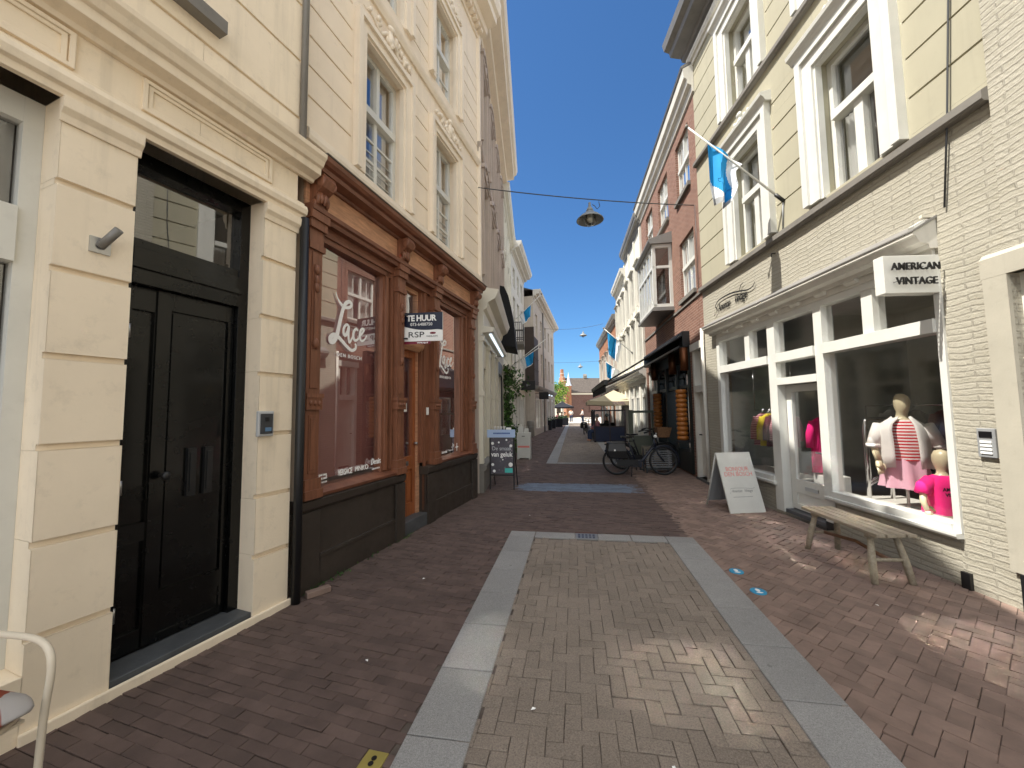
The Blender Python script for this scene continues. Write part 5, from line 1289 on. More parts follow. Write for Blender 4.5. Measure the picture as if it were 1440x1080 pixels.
# ================================================================== white box board with bags behind it
t = thing('white_counter_board', 'white box shaped pavement board behind the poster stand, with paper bags on top', 'pavement board', (-1.55, 12.6, 0))
FQ2 = fr(-1.87, 12.6)
mb = MB(FQ2); mb.box(0, .44, 0, .3, .04, .86); mb.box(.0, .06, 0, .3, 0, .04); mb.box(.38, .44, 0, .3, 0, .04); mb.build('box', white, t, bevel=.005)
mb = MB(FQ2); mb.box(.03, .41, -.003, .0, .38, .44); mb.build('coral_stripe', pink_v, t); mb = MB(FQ2); mb.box(.16, .26, -.003, 0, .74, .76); mb.build('slot', black_v, t)
for k, (s, w, h) in enumerate(((.03, .17, .2), (.24, .13, .14))):
    q = thing('paper_bag', ['taller white paper bag standing on the white box board', 'shorter white paper bag beside the taller one on the white box board'][k], 'bag', FQ2.w(s, .1, .86))
    mb = MB(FQ2); mb.loft([[(s, .08, .86), (s+w, .08, .86), (s+w, .2, .86), (s, .2, .86)], [(s-.005, .09, .86+h*.5), (s+w+.004, .08, .86+h*.5), (s+w, .2, .86+h*.5), (s, .19, .86+h*.5)], [(s+.005, .11, .86+h), (s+w-.01, .1, .86+h), (s+w-.01, .17, .86+h), (s+.005, .18, .86+h)]], True, False); mb.build('bag', white, q)
    MB(FQ2).tube([(s+w*.3, .13, .86+h), (s+w*.35, .13, .9+h+.03), (s+w*.65, .13, .9+h+.03), (s+w*.7, .13, .86+h)], .005, 5).build('handle', white_v, q)
# ================================================================== drain, stickers, plaque
t = thing('drain_grate', 'square grey iron drain grate with two rows of holes in the stone band', 'drain', (.12, 5.05, 0))
mb = MB(fr(-.02, Y1-.22)); mb.box(0, .28, 0, .22, -.03, .008); mb.build('grate', zinc, t, bevel=.003)
mb = MB(fr(-.02, Y1-.22))
for i in range(5):
    for j in range(2): mb.box(.035+i*.045, .062+i*.045, .035+j*.085, .1+j*.085, .0, .0095)
mb.build('slot_row', black_v, t)
MB(fr(-.02, Y1-.22)).box(.0, .28, .222, .25, -.03, .01).build('rust_edge', M('rust', srgb('#5b3526'), .9), t)
stick = M('blue_sticker', srgb('#2f93bd'), .5, var=.15, dirt=.3)
for i, (x, y) in enumerate(((1.53, 4.17), (1.545, 3.75))):
    t = thing('floor_sticker', ['round blue floor sticker on the paving, the one farther from the camera', 'round blue floor sticker on the paving, the one nearer to the camera'][i], 'sticker', (x, y, 0), 'round blue floor stickers')
    MB().lathe([(0, .008), (.062, .008), (.064, .006), (.064, .0)], (x, y, 0), 28, False).build('disc', stick, t)
    mb = MB(); mb.blob((x, y+.015, .0085), .02, .03, .0008, 10, 4); mb.blob((x, y-.03, .0085), .03, .012, .0008, 10, 4); mb.build('footprint_mark', white_v, t)
t = thing('brass_plaque', 'small square brass plaque set in the clinker paving beside the stone band', 'plaque', (-.93, 1.77, 0))
FPq = fr(-1.005, 1.70, -4)
MB(FPq).box(0, .105, 0, .105, -.02, .006).build('plate', M('old_brass', srgb('#a89a55'), .5, .4, var=.15), t, bevel=.002)
mb = MB(FPq)
for q in (.03, .058): mb.lathe([(.008, .0063), (.013, .0072), (.013, .008), (.008, .008)], (.052, q+.008, 0), 12, False)
mb.build('raised_mark', black_v, t)
# ================================================================== bicycles
rubber = M('tyre_rubber', srgb('#151515'), .8, var=.1)
bikep = M('dark_bike_paint', srgb('#1c2230'), .35, var=.1)
def bicycle(x, y, deg, label, pannier=False, basket=False, paint=None, lean=0.0):
    F = fr(x, y, deg); paint = paint or bikep; t = thing('bicycle', label, 'bicycle', (x, y, 0), 'bicycles by the cheese shop')
    R_ = .34; a, b = (0, 0, R_), (1.1, 0, R_)
    def TO(r, c, n=32): return [(c[0]+r*math.cos(2*math.pi*k/n), 0, c[2]+r*math.sin(2*math.pi*k/n)) for k in range(n)]
    for c in (a, b):
        w = MB(F).tube(TO(R_-.02, c), .02, 8, closed=True).build('wheel', rubber, t)
        mb = MB(F); mb.tube(TO(R_-.045, c), .012, 6, closed=True); mb.cyl((c[0], -.05, R_), (c[0], .05, R_), .025, 8)
        for k in range(18):
            q = 2*math.pi*k/18; mb.tube([(c[0], .02*(-1)**k, R_), (c[0]+(R_-.05)*math.cos(q), 0, R_+(R_-.05)*math.sin(q))], .0022, 3, False)
        mb.build('rim', darkgrey, w)
        mb = MB(F); g = [(c[0]+(R_+.02)*math.cos(q), 0, R_+(R_+.02)*math.sin(q)) for q in [math.pi*(-.05+.75*k/12)+(.25 if c is a else .0) for k in range(13)]]
        mb.tube(g, .022, 6); mb.build('mudguard', paint, t)
    bb = (.46, 0, .29); st = (.3, 0, .78); hd = (.88, 0, .86); hd2 = (.93, 0, .66)
    mb = MB(F); mb.tube([bb, st], .022, 8); mb.tube([bb, (.62, 0, .36), (.82, 0, .62), hd2], .034, 8); mb.tube([hd, hd2], .025, 8)
    mb.tube([bb, a], .017, 6); mb.tube([(.36, 0, .6), a], .012, 6); mb.box(.38, .58, -.05, .05, .2, .36); mb.build('frame', paint, t)
    mb = MB(F); mb.tube([hd2, (.98, .05, .5), (1.1, .06, R_)], .014, 6); mb.tube([hd2, (.98, -.05, .5), (1.1, -.06, R_)], .014, 6); mb.build('fork', paint, t)
    mb = MB(F); mb.tube([hd, (.83, 0, 1.02)], .018, 6); mb.tube([(.62, -.3, 1.03), (.74, -.27, 1.07), (.83, -.12, 1.06), (.84, 0, 1.04), (.83, .12, 1.06), (.74, .27, 1.07), (.62, .3, 1.03)], .014, 6); mb.tube([(.6, -.3, 1.03), (.72, -.28, 1.065)], .02, 6); mb.tube([(.6, .3, 1.03), (.72, .28, 1.065)], .02, 6); mb.build('handlebar', blackm, t)
    mb = MB(F); mb.tube([st, (.27, 0, .88)], .014, 6); mb.build('seatpost', steel, t)
    mb = MB(F); mb.loft([[(.12, -.1, .9), (.12, .1, .9), (.12, .09, .94), (.12, -.09, .94)], [(.25, -.08, .89), (.25, .08, .89), (.25, .07, .935), (.25, -.07, .935)], [(.42, -.025, .91), (.42, .025, .91), (.42, .02, .94), (.42, -.02, .94)]], True, True); mb.build('saddle', black_v, t)
    mb = MB(F); mb.prof([(-.055, .22), (-.04, .22), (-.04, .38), (-.055, .38)], .0, .5); mb.build('chain_case', blackm, t)
    mb = MB(F); mb.tube([(.46, -.06, .29), (.56, -.07, .16)], .012, 6); mb.box(.51, .61, -.15, -.07, .145, .17); mb.tube([(.46, .06, .29), (.36, .07, .42)], .012, 6); mb.box(.31, .41, .07, .15, .41, .435); mb.build('pedal_crank', blackm, t)
    mb = MB(F); mb.tube([(.35, -.05, .25), (.3, -.2, .0)], .012, 6); mb.build('kickstand', blackm, t)
    mb = MB(F); mb.tube([(-.28, -.06, .74), (.28, -.06, .74)], .01, 5); mb.tube([(-.28, .06, .74), (.28, .06, .74)], .01, 5); mb.tube([(-.2, -.06, .74), (0, -.05, .36)], .008, 5); mb.tube([(-.2, .06, .74), (0, .05, .36)], .008, 5); mb.build('luggage_rack', blackm, t)
    MB(F).blob((.93, 0, .93), .045, .04, .04, 10, 6).build('headlamp', white_v, t)
    if pannier:
        for sg in (-1, 1):
            mb = MB(F); mb.loft([[(-.2, sg*.08, .4), (.2, sg*.08, .4), (.2, sg*.2, .42), (-.2, sg*.2, .42)], [(-.24, sg*.07, .6), (.22, sg*.07, .6), (.22, sg*.22, .6), (-.24, sg*.22, .6)], [(-.22, sg*.06, .79), (.2, sg*.06, .79), (.18, sg*.17, .78), (-.2, sg*.17, .78)]], True, False)
            p = mb.build('pannier', black_v, t, bevel=.015)
            if sg < 0: MB(F).box(-.09, -.05, -.226, -.222, .6, .64).build('reflector', white_v, p)
        MB(F).box(-.23, .2, -.08, .08, .745, .8).build('pannier_top', black_v, t, bevel=.015)
    if basket:
        mb = MB(F); wk = M('wicker', srgb('#7d5a3c'), .8, var=.4, vs=40, bump=.6, bs=60)
        mb.loft([[(.92, -.13, .84), (1.2, -.13, .84), (1.2, .13, .84), (.92, .13, .84)], [(.88, -.18, 1.1), (1.26, -.18, 1.1), (1.26, .18, 1.1), (.88, .18, 1.1)], [(.9, -.16, 1.1), (1.24, -.16, 1.1), (1.24, .16, 1.1), (.9, .16, 1.1)], [(.93, -.12, .87), (1.19, -.12, .87), (1.19, .12, .87), (.93, .12, .87)]], True, False); mb.build('basket', wk, t)
    return t
bicycle(1.0, 9.75, 3, 'dark city bicycle with black panniers parked across the pavement before the cheese shop', True)
bicycle(1.25, 10.7, 6, 'second dark bicycle, half hidden behind the one with panniers, with a wicker basket', False, True, blackm)
t = thing('slatted_crate', 'grey slatted crate standing behind the front wheel of the bicycle with panniers', 'crate', (2.15, 10.25, 0))
Fx = fr(1.75, 10.1, 4); mb = MB(Fx)
for k in range(8):
    z = .14+k*.055
    mb.box(0, .62, -.01, .0, z, z+.028); mb.box(.61, .62, .0, .35, z, z+.028)
mb.build('slat_wall', midgrey, t)
mb = MB(Fx)
for s, o_ in ((0, 0), (.6, 0), (.6, .33), (0, .33)): mb.box(s, s+.03, o_+.001, o_+.03, 0, .58)
mb.box(.0, .62, .0, .35, .08, .11); mb.build('crate_frame', darkgrey, t)
# ================================================================== tube chair with cushion, bottom left
tubec = M('cream_tube_paint', srgb('#ddd2bd'), .35, var=.05)
t = thing('garden_chair', 'cream tubular armchair with a striped cushion at the bottom left corner', 'chair', (-2.4, 1.0, 0))
r_ = .0125
for yy in (.70, 1.30):
    MB().tube(catmull([(-2.72, yy, .84), (-2.66, yy, .74), (-2.56, yy, .705), (-2.35, yy, .705), (-2.18, yy, .70), (-2.10, yy-.005, .665), (-2.075, yy-.01, .58), (-2.09, yy-.015, .4), (-2.11, yy-.015, .0)], 5), r_, 12).build('arm_leg_tube', tubec, t)
    MB().tube([(-2.66, yy, .74), (-2.68, yy, .3), (-2.72, yy, 0)], r_, 10).build('back_leg', tubec, t)
MB().tube(catmull([(-2.72, .70, .84), (-2.74, .85, .88), (-2.75, 1.0, .89), (-2.74, 1.15, .88), (-2.72, 1.30, .84)], 4), r_, 10).build('back_rail', tubec, t)
MB().tube(catmull([(-2.66, 1.28, .43), (-2.4, 1.28, .43), (-2.18, 1.26, .445), (-2.08, 1.15, .46), (-2.07, 1.0, .465), (-2.08, .85, .46), (-2.18, .74, .445), (-2.4, .72, .43), (-2.66, .72, .43)], 4), r_, 10).build('seat_ring', tubec, t)
MB().box(-2.64, -2.12, .75, 1.25, .425, .435).build('seat_plate', tubec, t)
cu = NT('striped_cushion'); b = cu.bsdf(.9, 0, .2)
wv_ = cu.n('ShaderNodeTexWave', wave_type='BANDS', bands_direction='DIAGONAL'); wv_.inputs['Scale'].default_value = 2.4; wv_.inputs['Distortion'].default_value = 1.6; wv_.inputs['Detail'].default_value = 1
cu.l(cu.coord('Object'), wv_.inputs['Vector']); cu.l(cu.mix(cu.ramp(wv_.outputs['Fac'], .46, .54), srgb('#b5614a'), srgb('#dcd8d4')), b.inputs['Base Color'])
q = thing('seat_cushion', 'white and rust striped cushion lying on the cream tubular armchair', 'cushion', (-2.4, .95, .46))
mb = MB(); rings = []
for i in range(9):
    tt = i/8; z = .46+.085*tt; k = math.sin(math.pi*(.12+.76*tt))**.4
    rings.append([(-2.31+.275*k*(abs(math.cos(a))**.3)*(1 if math.cos(a) > 0 else -1), 1.0+.265*k*(abs(math.sin(a))**.3)*(1 if math.sin(a) > 0 else -1), z+.01*math.sin(a*3+tt*5)) for a in [2*math.pi*j/28 for j in range(44)]])
mb.loft(rings, True, True); mb.build('cushion', cu.m, q)
# ================================================================== shop window figures
mann = M('cream_mannequin', srgb('#c9bd9c'), .35, var=.03)
def ell(c, rx, ry, z, n=20, sq=1.0, rot=0):
    r = []
    for k in range(n):
        a = 2*math.pi*k/n; ca, sa = math.cos(a), math.sin(a)
        x, y = rx*abs(ca)**sq*(1 if ca > 0 else -1), ry*abs(sa)**sq*(1 if sa > 0 else -1)
        r.append((c[0]+x*math.cos(rot)-y*math.sin(rot), c[1]+x*math.sin(rot)+y*math.cos(rot), z))
    return r
STR = NT('red_stripe_cloth'); b = STR.bsdf(.9, 0, .2); sp = STR.n('ShaderNodeSeparateXYZ'); STR.l(STR.coord('Object'), sp.inputs[0])
mt = STR.n('ShaderNodeMath', operation='MULTIPLY'); STR.l(sp.outputs[2], mt.inputs[0]); mt.inputs[1].default_value = 2*math.pi/.034
sn = STR.n('ShaderNodeMath', operation='SINE'); STR.l(mt.outputs[0], sn.inputs[0]); STR.l(STR.mix(STR.ramp(sn.outputs[0], -.1, .1), srgb('#c8323c'), srgb('#e6dcd8')), b.inputs['Base Color'])
def clothm(n, h): return M(n, srgb(h), .9, var=.05, bump=.15, bs=200)
white_cl, pink_cl, hot = clothm('white_linen', '#dcd8d2'), clothm('pale_pink_cloth', '#e3b3c2'), clothm('hot_pink_cloth', '#ef1f7d')
def fabric(rings, name, mat, parent, amp=.012, n=7, F=None):
    out = []
    m = len(rings)
    for i, r in enumerate(rings):
        cx = sum(p[0] for p in r)/len(r); cy = sum(p[1] for p in r)/len(r); t = i/(m-1)
        out.append([(p[0]+(p[0]-cx)*amp/.1*math.sin(k*n*2*math.pi/len(r)+t*2)*(1-t*.7), p[1]+(p[1]-cy)*amp/.1*math.sin(k*n*2*math.pi/len(r)+t*2)*(1-t*.7), p[2]) for k, p in enumerate(r)])
    return MB().loft(out, False, True).build(name, mat, parent)
mx_, my = 3.60, 4.93; rt = -.4
t = thing('mannequin', 'cream mannequin in red striped top, open white shirt and pale pink shorts', 'mannequin', (mx_, my, .47))
rings = [ell((mx_, my), .09, .11, .9, rot=rt), ell((mx_, my), .15, .11, 1.0, rot=rt), ell((mx_, my), .13, .1, 1.12, rot=rt), ell((mx_, my), .16, .11, 1.28, rot=rt), ell((mx_, my), .17, .1, 1.38, rot=rt), ell((mx_, my), .12, .08, 1.43, rot=rt), ell((mx_, my), .055, .055, 1.46), ell((mx_, my-.005), .047, .05, 1.5), ell((mx_-.005, my-.02), .047, .057, 1.53), ell((mx_-.005, my-.02), .06, .076, 1.59), ell((mx_, my-.015), .064, .082, 1.65), ell((mx_, my-.01), .05, .065, 1.7), ell((mx_, my), .03, .035, 1.725), ell((mx_, my), .004, .004, 1.73)]
MB().loft(rings, True, True).build('body', mann, t)
MB().cyl((mx_, my, .47), (mx_, my, .95), .014, 10).build('pole', white, t); MB().lathe([(0, .47), (.14, .47), (.14, .478), (.03, .49), (0, .49)], (mx_, my, 0), 24).build('base', chrome, t)
fabric([ell((mx_, my-.005), .155, .125, 1.0, 36, rot=rt), ell((mx_, my-.005), .16, .125, 1.1, 36, rot=rt), ell((mx_, my-.005), .172, .125, 1.28, 36, rot=rt), ell((mx_, my), .165, .11, 1.38, 36, rot=rt), ell((mx_, my), .1, .075, 1.44, 36, rot=rt)], 'striped_top', STR.m, t, .003)
fabric([ell((mx_, my), .205, .16, .7, 40, rot=rt), ell((mx_, my), .19, .15, .82, 40, rot=rt), ell((mx_, my), .16, .125, .98, 40, rot=rt), ell((mx_, my), .15, .12, 1.03, 40, rot=rt)], 'shorts', pink_cl, t, .02, 7)
# open shirt: a wrap left open at the front
mb = MB(); rr = []
for z, a_, b_ in ((.92, .235, .19), (1.05, .225, .18), (1.2, .225, .17), (1.32, .225, .15), (1.39, .2, .13), (1.44, .12, .1), (1.47, .085, .08)):
    row = []
    for k in range(31):
        q = math.radians(-90+rt*57.3+27+306*k/30)
        wv2 = 1+.05*math.sin(k*1.3+z*6)*(1.5-z)
        row.append((mx_+a_*wv2*math.cos(q), my+b_*wv2*math.sin(q), z+.01*math.sin(k*.9)))
    rr.append(row)
mb.grid(rr); o_ = mb.build('open_shirt', white_cl, t); md = o_.modifiers.new('Solid', 'SOLIDIFY'); md.thickness = .006
for sg in (-1, 1):
    sh = Vector((mx_+sg*.18*math.cos(rt), my+sg*.18*math.sin(rt), 1.38)); el = sh+Vector((sg*.1, -.02, -.22)); ha = el+Vector((sg*.0, -.06, -.17))
    MB().tube([sh, sh.lerp(el, .5), el], [.07, .068, .06], 14).build('sleeve', white_cl, t)
    MB().tube([el+Vector((0, 0, .015)), el-Vector((0, 0, .025))], .064, 14).build('cuff', white_cl, t)
    MB().tube([el, ha], [.035, .028], 10).build('forearm', mann, t)
    mb = MB()
    mb.tube([ha, ha+Vector((0, -.01, -.05)), ha+Vector((0, -.015, -.08))], [.026, .034, .03], 8)
    for f in range(4): mb.tube([ha+Vector(((f-1.5)*.015, -.015, -.075)), ha+Vector(((f-1.5)*.017, -.03, -.115)), ha+Vector(((f-1.5)*.016, -.02, -.15+.006*abs(f-1))), ], [.009, .008, .006], 6)
    mb.tube([ha+Vector((-sg*.028, -.015, -.03)), ha+Vector((-sg*.045, -.03, -.07)), ha+Vector((-sg*.04, -.035, -.095))], [.01, .009, .006], 6)
    mb.build('hand', mann, t)
tag(MB().lathe([(0, 0), (.03, .0), (.04, .05), (.03, .1), (.012, .12), (.0, .12)], (mx_+.3, my-.1, .94), 12).build('orange_purse', M('orange_purse', srgb('#d98a3c'), .5), None, (mx_+.3, my-.1, .94)), 'small orange purse hanging at the hand of the mannequin in stripes', 'purse')
cx_, cy_ = 3.575, 4.47
t = thing('child_mannequin', 'child mannequin seen from behind in a hot pink T-shirt lettered AMERICAN VINTAGE', 'mannequin', (cx_, cy_, .47))
rings = [ell((cx_, cy_), .1, .09, .47), ell((cx_, cy_), .12, .09, .55), ell((cx_, cy_), .12, .085, .7), ell((cx_, cy_), .13, .085, .84), ell((cx_, cy_), .1, .07, .89), ell((cx_, cy_), .045, .045, .92), ell((cx_, cy_), .04, .043, .955), ell((cx_, cy_), .048, .058, .985), ell((cx_, cy_), .062, .075, 1.04), ell((cx_, cy_), .062, .075, 1.1), ell((cx_, cy_), .043, .052, 1.145), ell((cx_, cy_), .005, .005, 1.16)]
MB().loft(rings, True, True).build('body', mann, t)
fabric([ell((cx_, cy_), .165, .125, .54, 36), ell((cx_, cy_), .16, .12, .66, 36), ell((cx_, cy_), .155, .11, .8, 36), ell((cx_, cy_), .14, .1, .87, 36), ell((cx_, cy_), .07, .06, .91, 36)], 't_shirt', hot, t, .012, 5)
for sg in (-1, 1):
    MB().tube([(cx_+sg*.1, cy_, .86), (cx_+sg*.17, cy_-.01, .8), (cx_+sg*.2, cy_-.02, .73)], [.06, .065, .062], 14).build('sleeve', hot, t)
    MB().tube([(cx_+sg*.19, cy_-.02, .76), (cx_+sg*.215, cy_-.04, .66), (cx_+sg*.21, cy_-.07, .58)], [.03, .026, .02], 10).build('arm', mann, t)
    mb = MB(); h_ = Vector((cx_+sg*.21, cy_-.075, .575)); mb.tube([h_, h_+Vector((0, -.01, -.045))], [.02, .024], 8)
    for f in range(4): mb.tube([h_+Vector(((f-1.5)*.01, -.012, -.04)), h_+Vector(((f-1.5)*.011, -.018, -.085))], [.006, .004], 6)
    mb.tube([h_+Vector((-sg*.02, -.01, -.015)), h_+Vector((-sg*.03, -.025, -.05))], [.007, .005], 6); mb.build('hand', mann, t)
for s, z in (('AMERICAN', .775), ('VINTAGE', .725)): text(s, (cx_, cy_-.135, z), (1, 0, 0), (0, 0, 1), (0, -1, 0), .045, black_v, t, sx=1.05, bold=.001)
# monstera leaves at its feet
for k, (x, y, z, r, a) in enumerate(((3.48, 4.40, .56, .13, .4), (3.62, 4.33, .54, .1, 1.5))):
    mb = MB(); n = 18; P = [(0, 0, 0)]
    for i in range(n+1):
        q = -2.6+5.2*i/n; rad = r*(1-.25*abs(q)/2.6)*(1 if i % 3 else .62)
        P.append((rad*math.cos(q), rad*math.sin(q)*.85, -.05*(rad/r)**2+.02*math.cos(q*3)))
    R3 = Matrix.Rotation(a, 3, 'Z') @ Matrix.Rotation(.9, 3, 'X')
    mb.add([Vector((x, y, z))+R3 @ Vector(p) for p in P], [(0, i, i+1) for i in range(1, n+1)], True); mb.tube([(x, y, z), (x+.02, y+.05, .48)], .005, 5)
    tag(mb.build('monstera_leaf', leafm, None, (x, y, .47)), ['larger split green leaf at the feet of the child mannequin', 'smaller split green leaf by the window corner under the hot pink T-shirt'][k], 'leaf')
# security gate and clothes rails
t = thing('security_gate', 'rounded steel tube anti-theft gate just inside the clothes shop window', 'security gate', FR.w(1.2, -.3, .12))
mb = MB(); g0 = Vector((3.5, 5.35, .12)); gx = Vector((.32, .1, 0))
g = lambda a, z: g0+gx*a+Vector((0, 0, z))
mb.tube([g(0, 0), g(0, 1.22), g(.04, 1.29), g(.14, 1.32), g(.86, 1.32), g(.96, 1.29), g(1, 1.22), g(1, 0)], .022, 10); mb.build('outer_tube', chrome, t)
mb = MB(); mb.tube([g(.0, .55), g(1, .72)], .012, 8); mb.tube([g(.0, .51), g(1, .68)], .012, 8); mb.tube([g(.12, .58), g(.12, 1.2), g(.88, 1.2), g(.88, .74)], .008, 6); mb.build('inner_tube', chrome, t)
def garment(c, w, L, mat, label, parent_rail, yaw=0.0, grp='clothes on the shop rails'):
    x, y, z = c; t = thing('hanging_garment', label, 'garment', c, grp)
    co, si = math.cos(yaw), math.sin(yaw); q = lambda a, b, h: (x+a*co-b*si, y+a*si+b*co, z+h)
    rings = []
    for h, ww, dd in ((-L, w*.62, .06), (-L*.6, w*.56, .055), (-.28, w*.5, .05), (-.16, w*.52, .05), (-.1, w*.4, .045), (-.06, w*.15, .03)):
        rings.append([q(ww*math.cos(2*math.pi*k/20), dd*(1+.3*math.sin(k*2.2+h*9))*math.sin(2*math.pi*k/20), h) for k in range(20)])
    MB().loft(rings, True, True).build('cloth', mat, t)
    for sg in (-1, 1): MB().tube([q(sg*w*.42, 0, -.12), q(sg*w*.62, 0, -.3), q(sg*w*.66, 0, -.5)], [.05, .055, .05], 8).build('sleeve', mat, t)
    MB().tube([q(0, 0, 0), q(.02, 0, .03), q(0, 0, -.03), q(-w*.35, 0, -.1)], .004, 5).build('hanger', steel, t)
DK = NT('dark_stripe_cloth'); b = DK.bsdf(.9, 0, .2); sp = DK.n('ShaderNodeSeparateXYZ'); DK.l(DK.coord('Object'), sp.inputs[0]); mt = DK.n('ShaderNodeMath', operation='MULTIPLY'); DK.l(sp.outputs[2], mt.inputs[0]); mt.inputs[1].default_value = 2*math.pi/.03
sn = DK.n('ShaderNodeMath', operation='SINE'); DK.l(mt.outputs[0], sn.inputs[0]); DK.l(DK.mix(DK.ramp(sn.outputs[0], -.1, .1), srgb('#8d4a56'), srgb('#d2a5ac')), b.inputs['Base Color'])
yc = clothm('yellow_cloth', '#d6c23c'); mc = clothm('maroon_cloth', '#5c2a35'); gc = clothm('grey_cloth', '#9a9a96'); bc = clothm('black_cloth', '#1b1b1d')
t = thing('clothes_rail', 'thin steel rail hanging clothes behind the left shop window', 'clothes rail', (3.28, 6.9, .47))
mb = MB(); mb.tube([(3.24, 7.6, 1.55), (3.4, 6.7, 1.55)], .01, 8); mb.tube([(3.24, 7.6, 1.55), (3.24, 7.6, 2.28)], .008, 6); mb.tube([(3.4, 6.7, 1.55), (3.4, 6.7, 2.28)], .008, 6); mb.build('rail', chrome, t)
for k, (mat, lab) in enumerate(((DK.m, 'dusty red striped shirt, front of the row behind the left shop window'), (yc, 'yellow shirt showing only at the collar behind the striped shirt'), (mc, 'dark maroon shirt hanging behind the yellow collar'), (DK.m, 'second striped shirt, farther back on the rail behind the left shop window'), (pink_cl, 'pale pink shirt, last on the rail behind the left shop window'))):
    garment((3.25+k*.035, 7.35-k*.14, 1.55), .3, .6, mat, lab, t, .35)
t = thing('clothes_rail', 'long steel clothes rail deep inside the shop behind the mannequins', 'clothes rail', (4.6, 5.5, .12))
mb = MB(); mb.tube([(4.5, 4.6, 1.6), (4.35, 6.6, 1.6)], .012, 8); mb.tube([(4.5, 4.6, 1.6), (4.5, 4.6, .12)], .012, 6); mb.tube([(4.35, 6.6, 1.6), (4.35, 6.6, .12)], .012, 6); mb.build('rail', chrome, t)
for k, (mat, lab) in enumerate(((gc, 'grey garment at the near end of the long shop rail'), (white_cl, 'white garment second from the near end of the long shop rail'), (mc, 'maroon garment in the middle of the long shop rail'), (bc, 'black garment fourth along the long shop rail'), (gc, 'grey garment at the far end of the long shop rail'), (hot, 'hot pink dress hanging by the shop door'))):
    p = (4.49-k*.03, 4.75+k*.35, 1.6) if k < 5 else (3.55, 6.3, 1.5)
    garment(p, .26, .85, mat, lab, t, .2)
tag(MB().box(3.45, 3.75, 6.05, 6.35, .12, .62).build('display_cube', white, None, (3.6, 6.2, .12), bevel=.004), 'plain white display cube on the shop floor behind the glass door', 'display cube')
lt = NT('lamp_bulb'); em = lt.n('ShaderNodeEmission'); em.inputs[0].default_value = (1, .65, .2, 1); em.inputs[1].default_value = 6; lt.l(em.outputs[0], lt.out.inputs[0])
t = thing('pendant_bulb', 'small glowing filament bulb hanging inside the clothes shop above the mannequin', 'lamp', (4.05, 4.75, 3.4))
MB().tube([(4.05, 4.75, 3.4), (4.05, 4.75, 2.2)], .004, 5).build('cord', black_v, t); MB().lathe([(0, 0), (.012, .0), (.016, .03), (.01, .07), (0, .07)], (4.05, 4.75, 2.12), 10).build('bulb', lt.m, t)
# ================================================================== people
def skinmesh(name, pts, edges, radii, mat, parent, root=0, sub=1):
    me = bpy.data.meshes.new(name); L = ROOT[parent.name]
    me.from_pydata([Vector(p)-L for p in pts], edges, []); o = bpy.data.objects.new(name, me); COL.objects.link(o); o.parent = parent; ROOT[o.name] = L
    o.modifiers.new('Skin', 'SKIN')
    for i, v in enumerate(me.skin_vertices[0].data):
        r = radii[i]; v.radius = r if isinstance(r, tuple) else (r, r); v.use_root = i == root
    if sub: o.modifiers.new('Sub', 'SUBSURF').levels = sub; o.modifiers['Sub'].render_levels = sub
    for p in me.polygons: p.use_smooth = True
    me.materials.append(mat)
    return o
def person(x, y, deg, label, top, trousers, sit=False, h=1.72, group='people on the terraces', hairm=None):
    F = fr(x, y, deg); t = thing('person', label, 'person', (x, y, 0), group); k = h/1.72
    w = lambda s, o, z: F.w(s*k, o*k, z*k)
    if sit: hip, kn, ft, zs = .5, (.42, .5), (.42, .06), .0
    zz = .5 if sit else .92
    P = [w(0, 0, zz), w(0, 0, zz+.28), w(0, 0, zz+.47), w(0, 0, zz+.56), w(.02, 0, zz+.66), w(.01, 0, zz+.78)]
    E = [(0, 1), (1, 2), (2, 3), (3, 4), (4, 5)]; R_ = [.13, .12, .1, .05, .085, .06]
    for sg in (-1, 1):
        b = len(P)
        P += [w(0, sg*.17, zz+.46), w(.06, sg*.23, zz+.22), w(.25, sg*.17, zz+.12), w(.33, sg*.14, zz+.14)]
        E += [(2, b), (b, b+1), (b+1, b+2), (b+2, b+3)]; R_ += [.055, .045, .035, .03]
        b = len(P)
        if sit: P += [w(.03, sg*.1, zz-.02), w(.42, sg*.12, zz), w(.42, sg*.12, .08), w(.53, sg*.12, .05)]
        else: P += [w(0, sg*.1, .85), w(.06*sg, sg*.1, .48), w(-.02+.1*sg, sg*.1, .08), w(.1+.1*sg, sg*.1, .05)]
        E += [(0, b), (b, b+1), (b+1, b+2), (b+2, b+3)]; R_ += [.085, .065, .045, .035]
    k2 = [tuple([r*k]*2) for r in R_]
    skinmesh('body', P, E, k2, skin, t)
    i = lambda *a: a
    idx = [0, 1, 2, 6, 7, 8, 14, 15, 16]
    mp = {v: n for n, v in enumerate(idx)}
    es = [(a, b) for a, b in E if a in mp and b in mp]
    skinmesh('shirt', [P[q] for q in idx], [(mp[a], mp[b]) for a, b in es], [tuple([(R_[q]+.022)*k]*2) for q in idx], top, t)
    idx = [0, 10, 11, 12, 18, 19, 20]; mp = {v: n for n, v in enumerate(idx)}; es = [(a, b) for a, b in E if a in mp and b in mp]
    skinmesh('trousers', [P[q] for q in idx], [(mp[a], mp[b]) for a, b in es], [tuple([(R_[q]+.018)*k]*2) for q in idx], trousers, t)
    c = w(-.01, 0, zz+.76); MB().blob(c, .1*k, .095*k, .11*k, 12, 8, .03).build('hair', hairm or hair, t)
    nose = w(.1, 0, zz+.7); MB().blob(nose, .02, .015, .025, 6, 5).build('nose', skin, t)
    return t
bcl, wcl, pcl, jean = clothm('black_jacket', '#16171c'), white_cl, clothm('dusky_pink_jacket', '#a86a72'), clothm('blue_jeans', '#2c3a55')
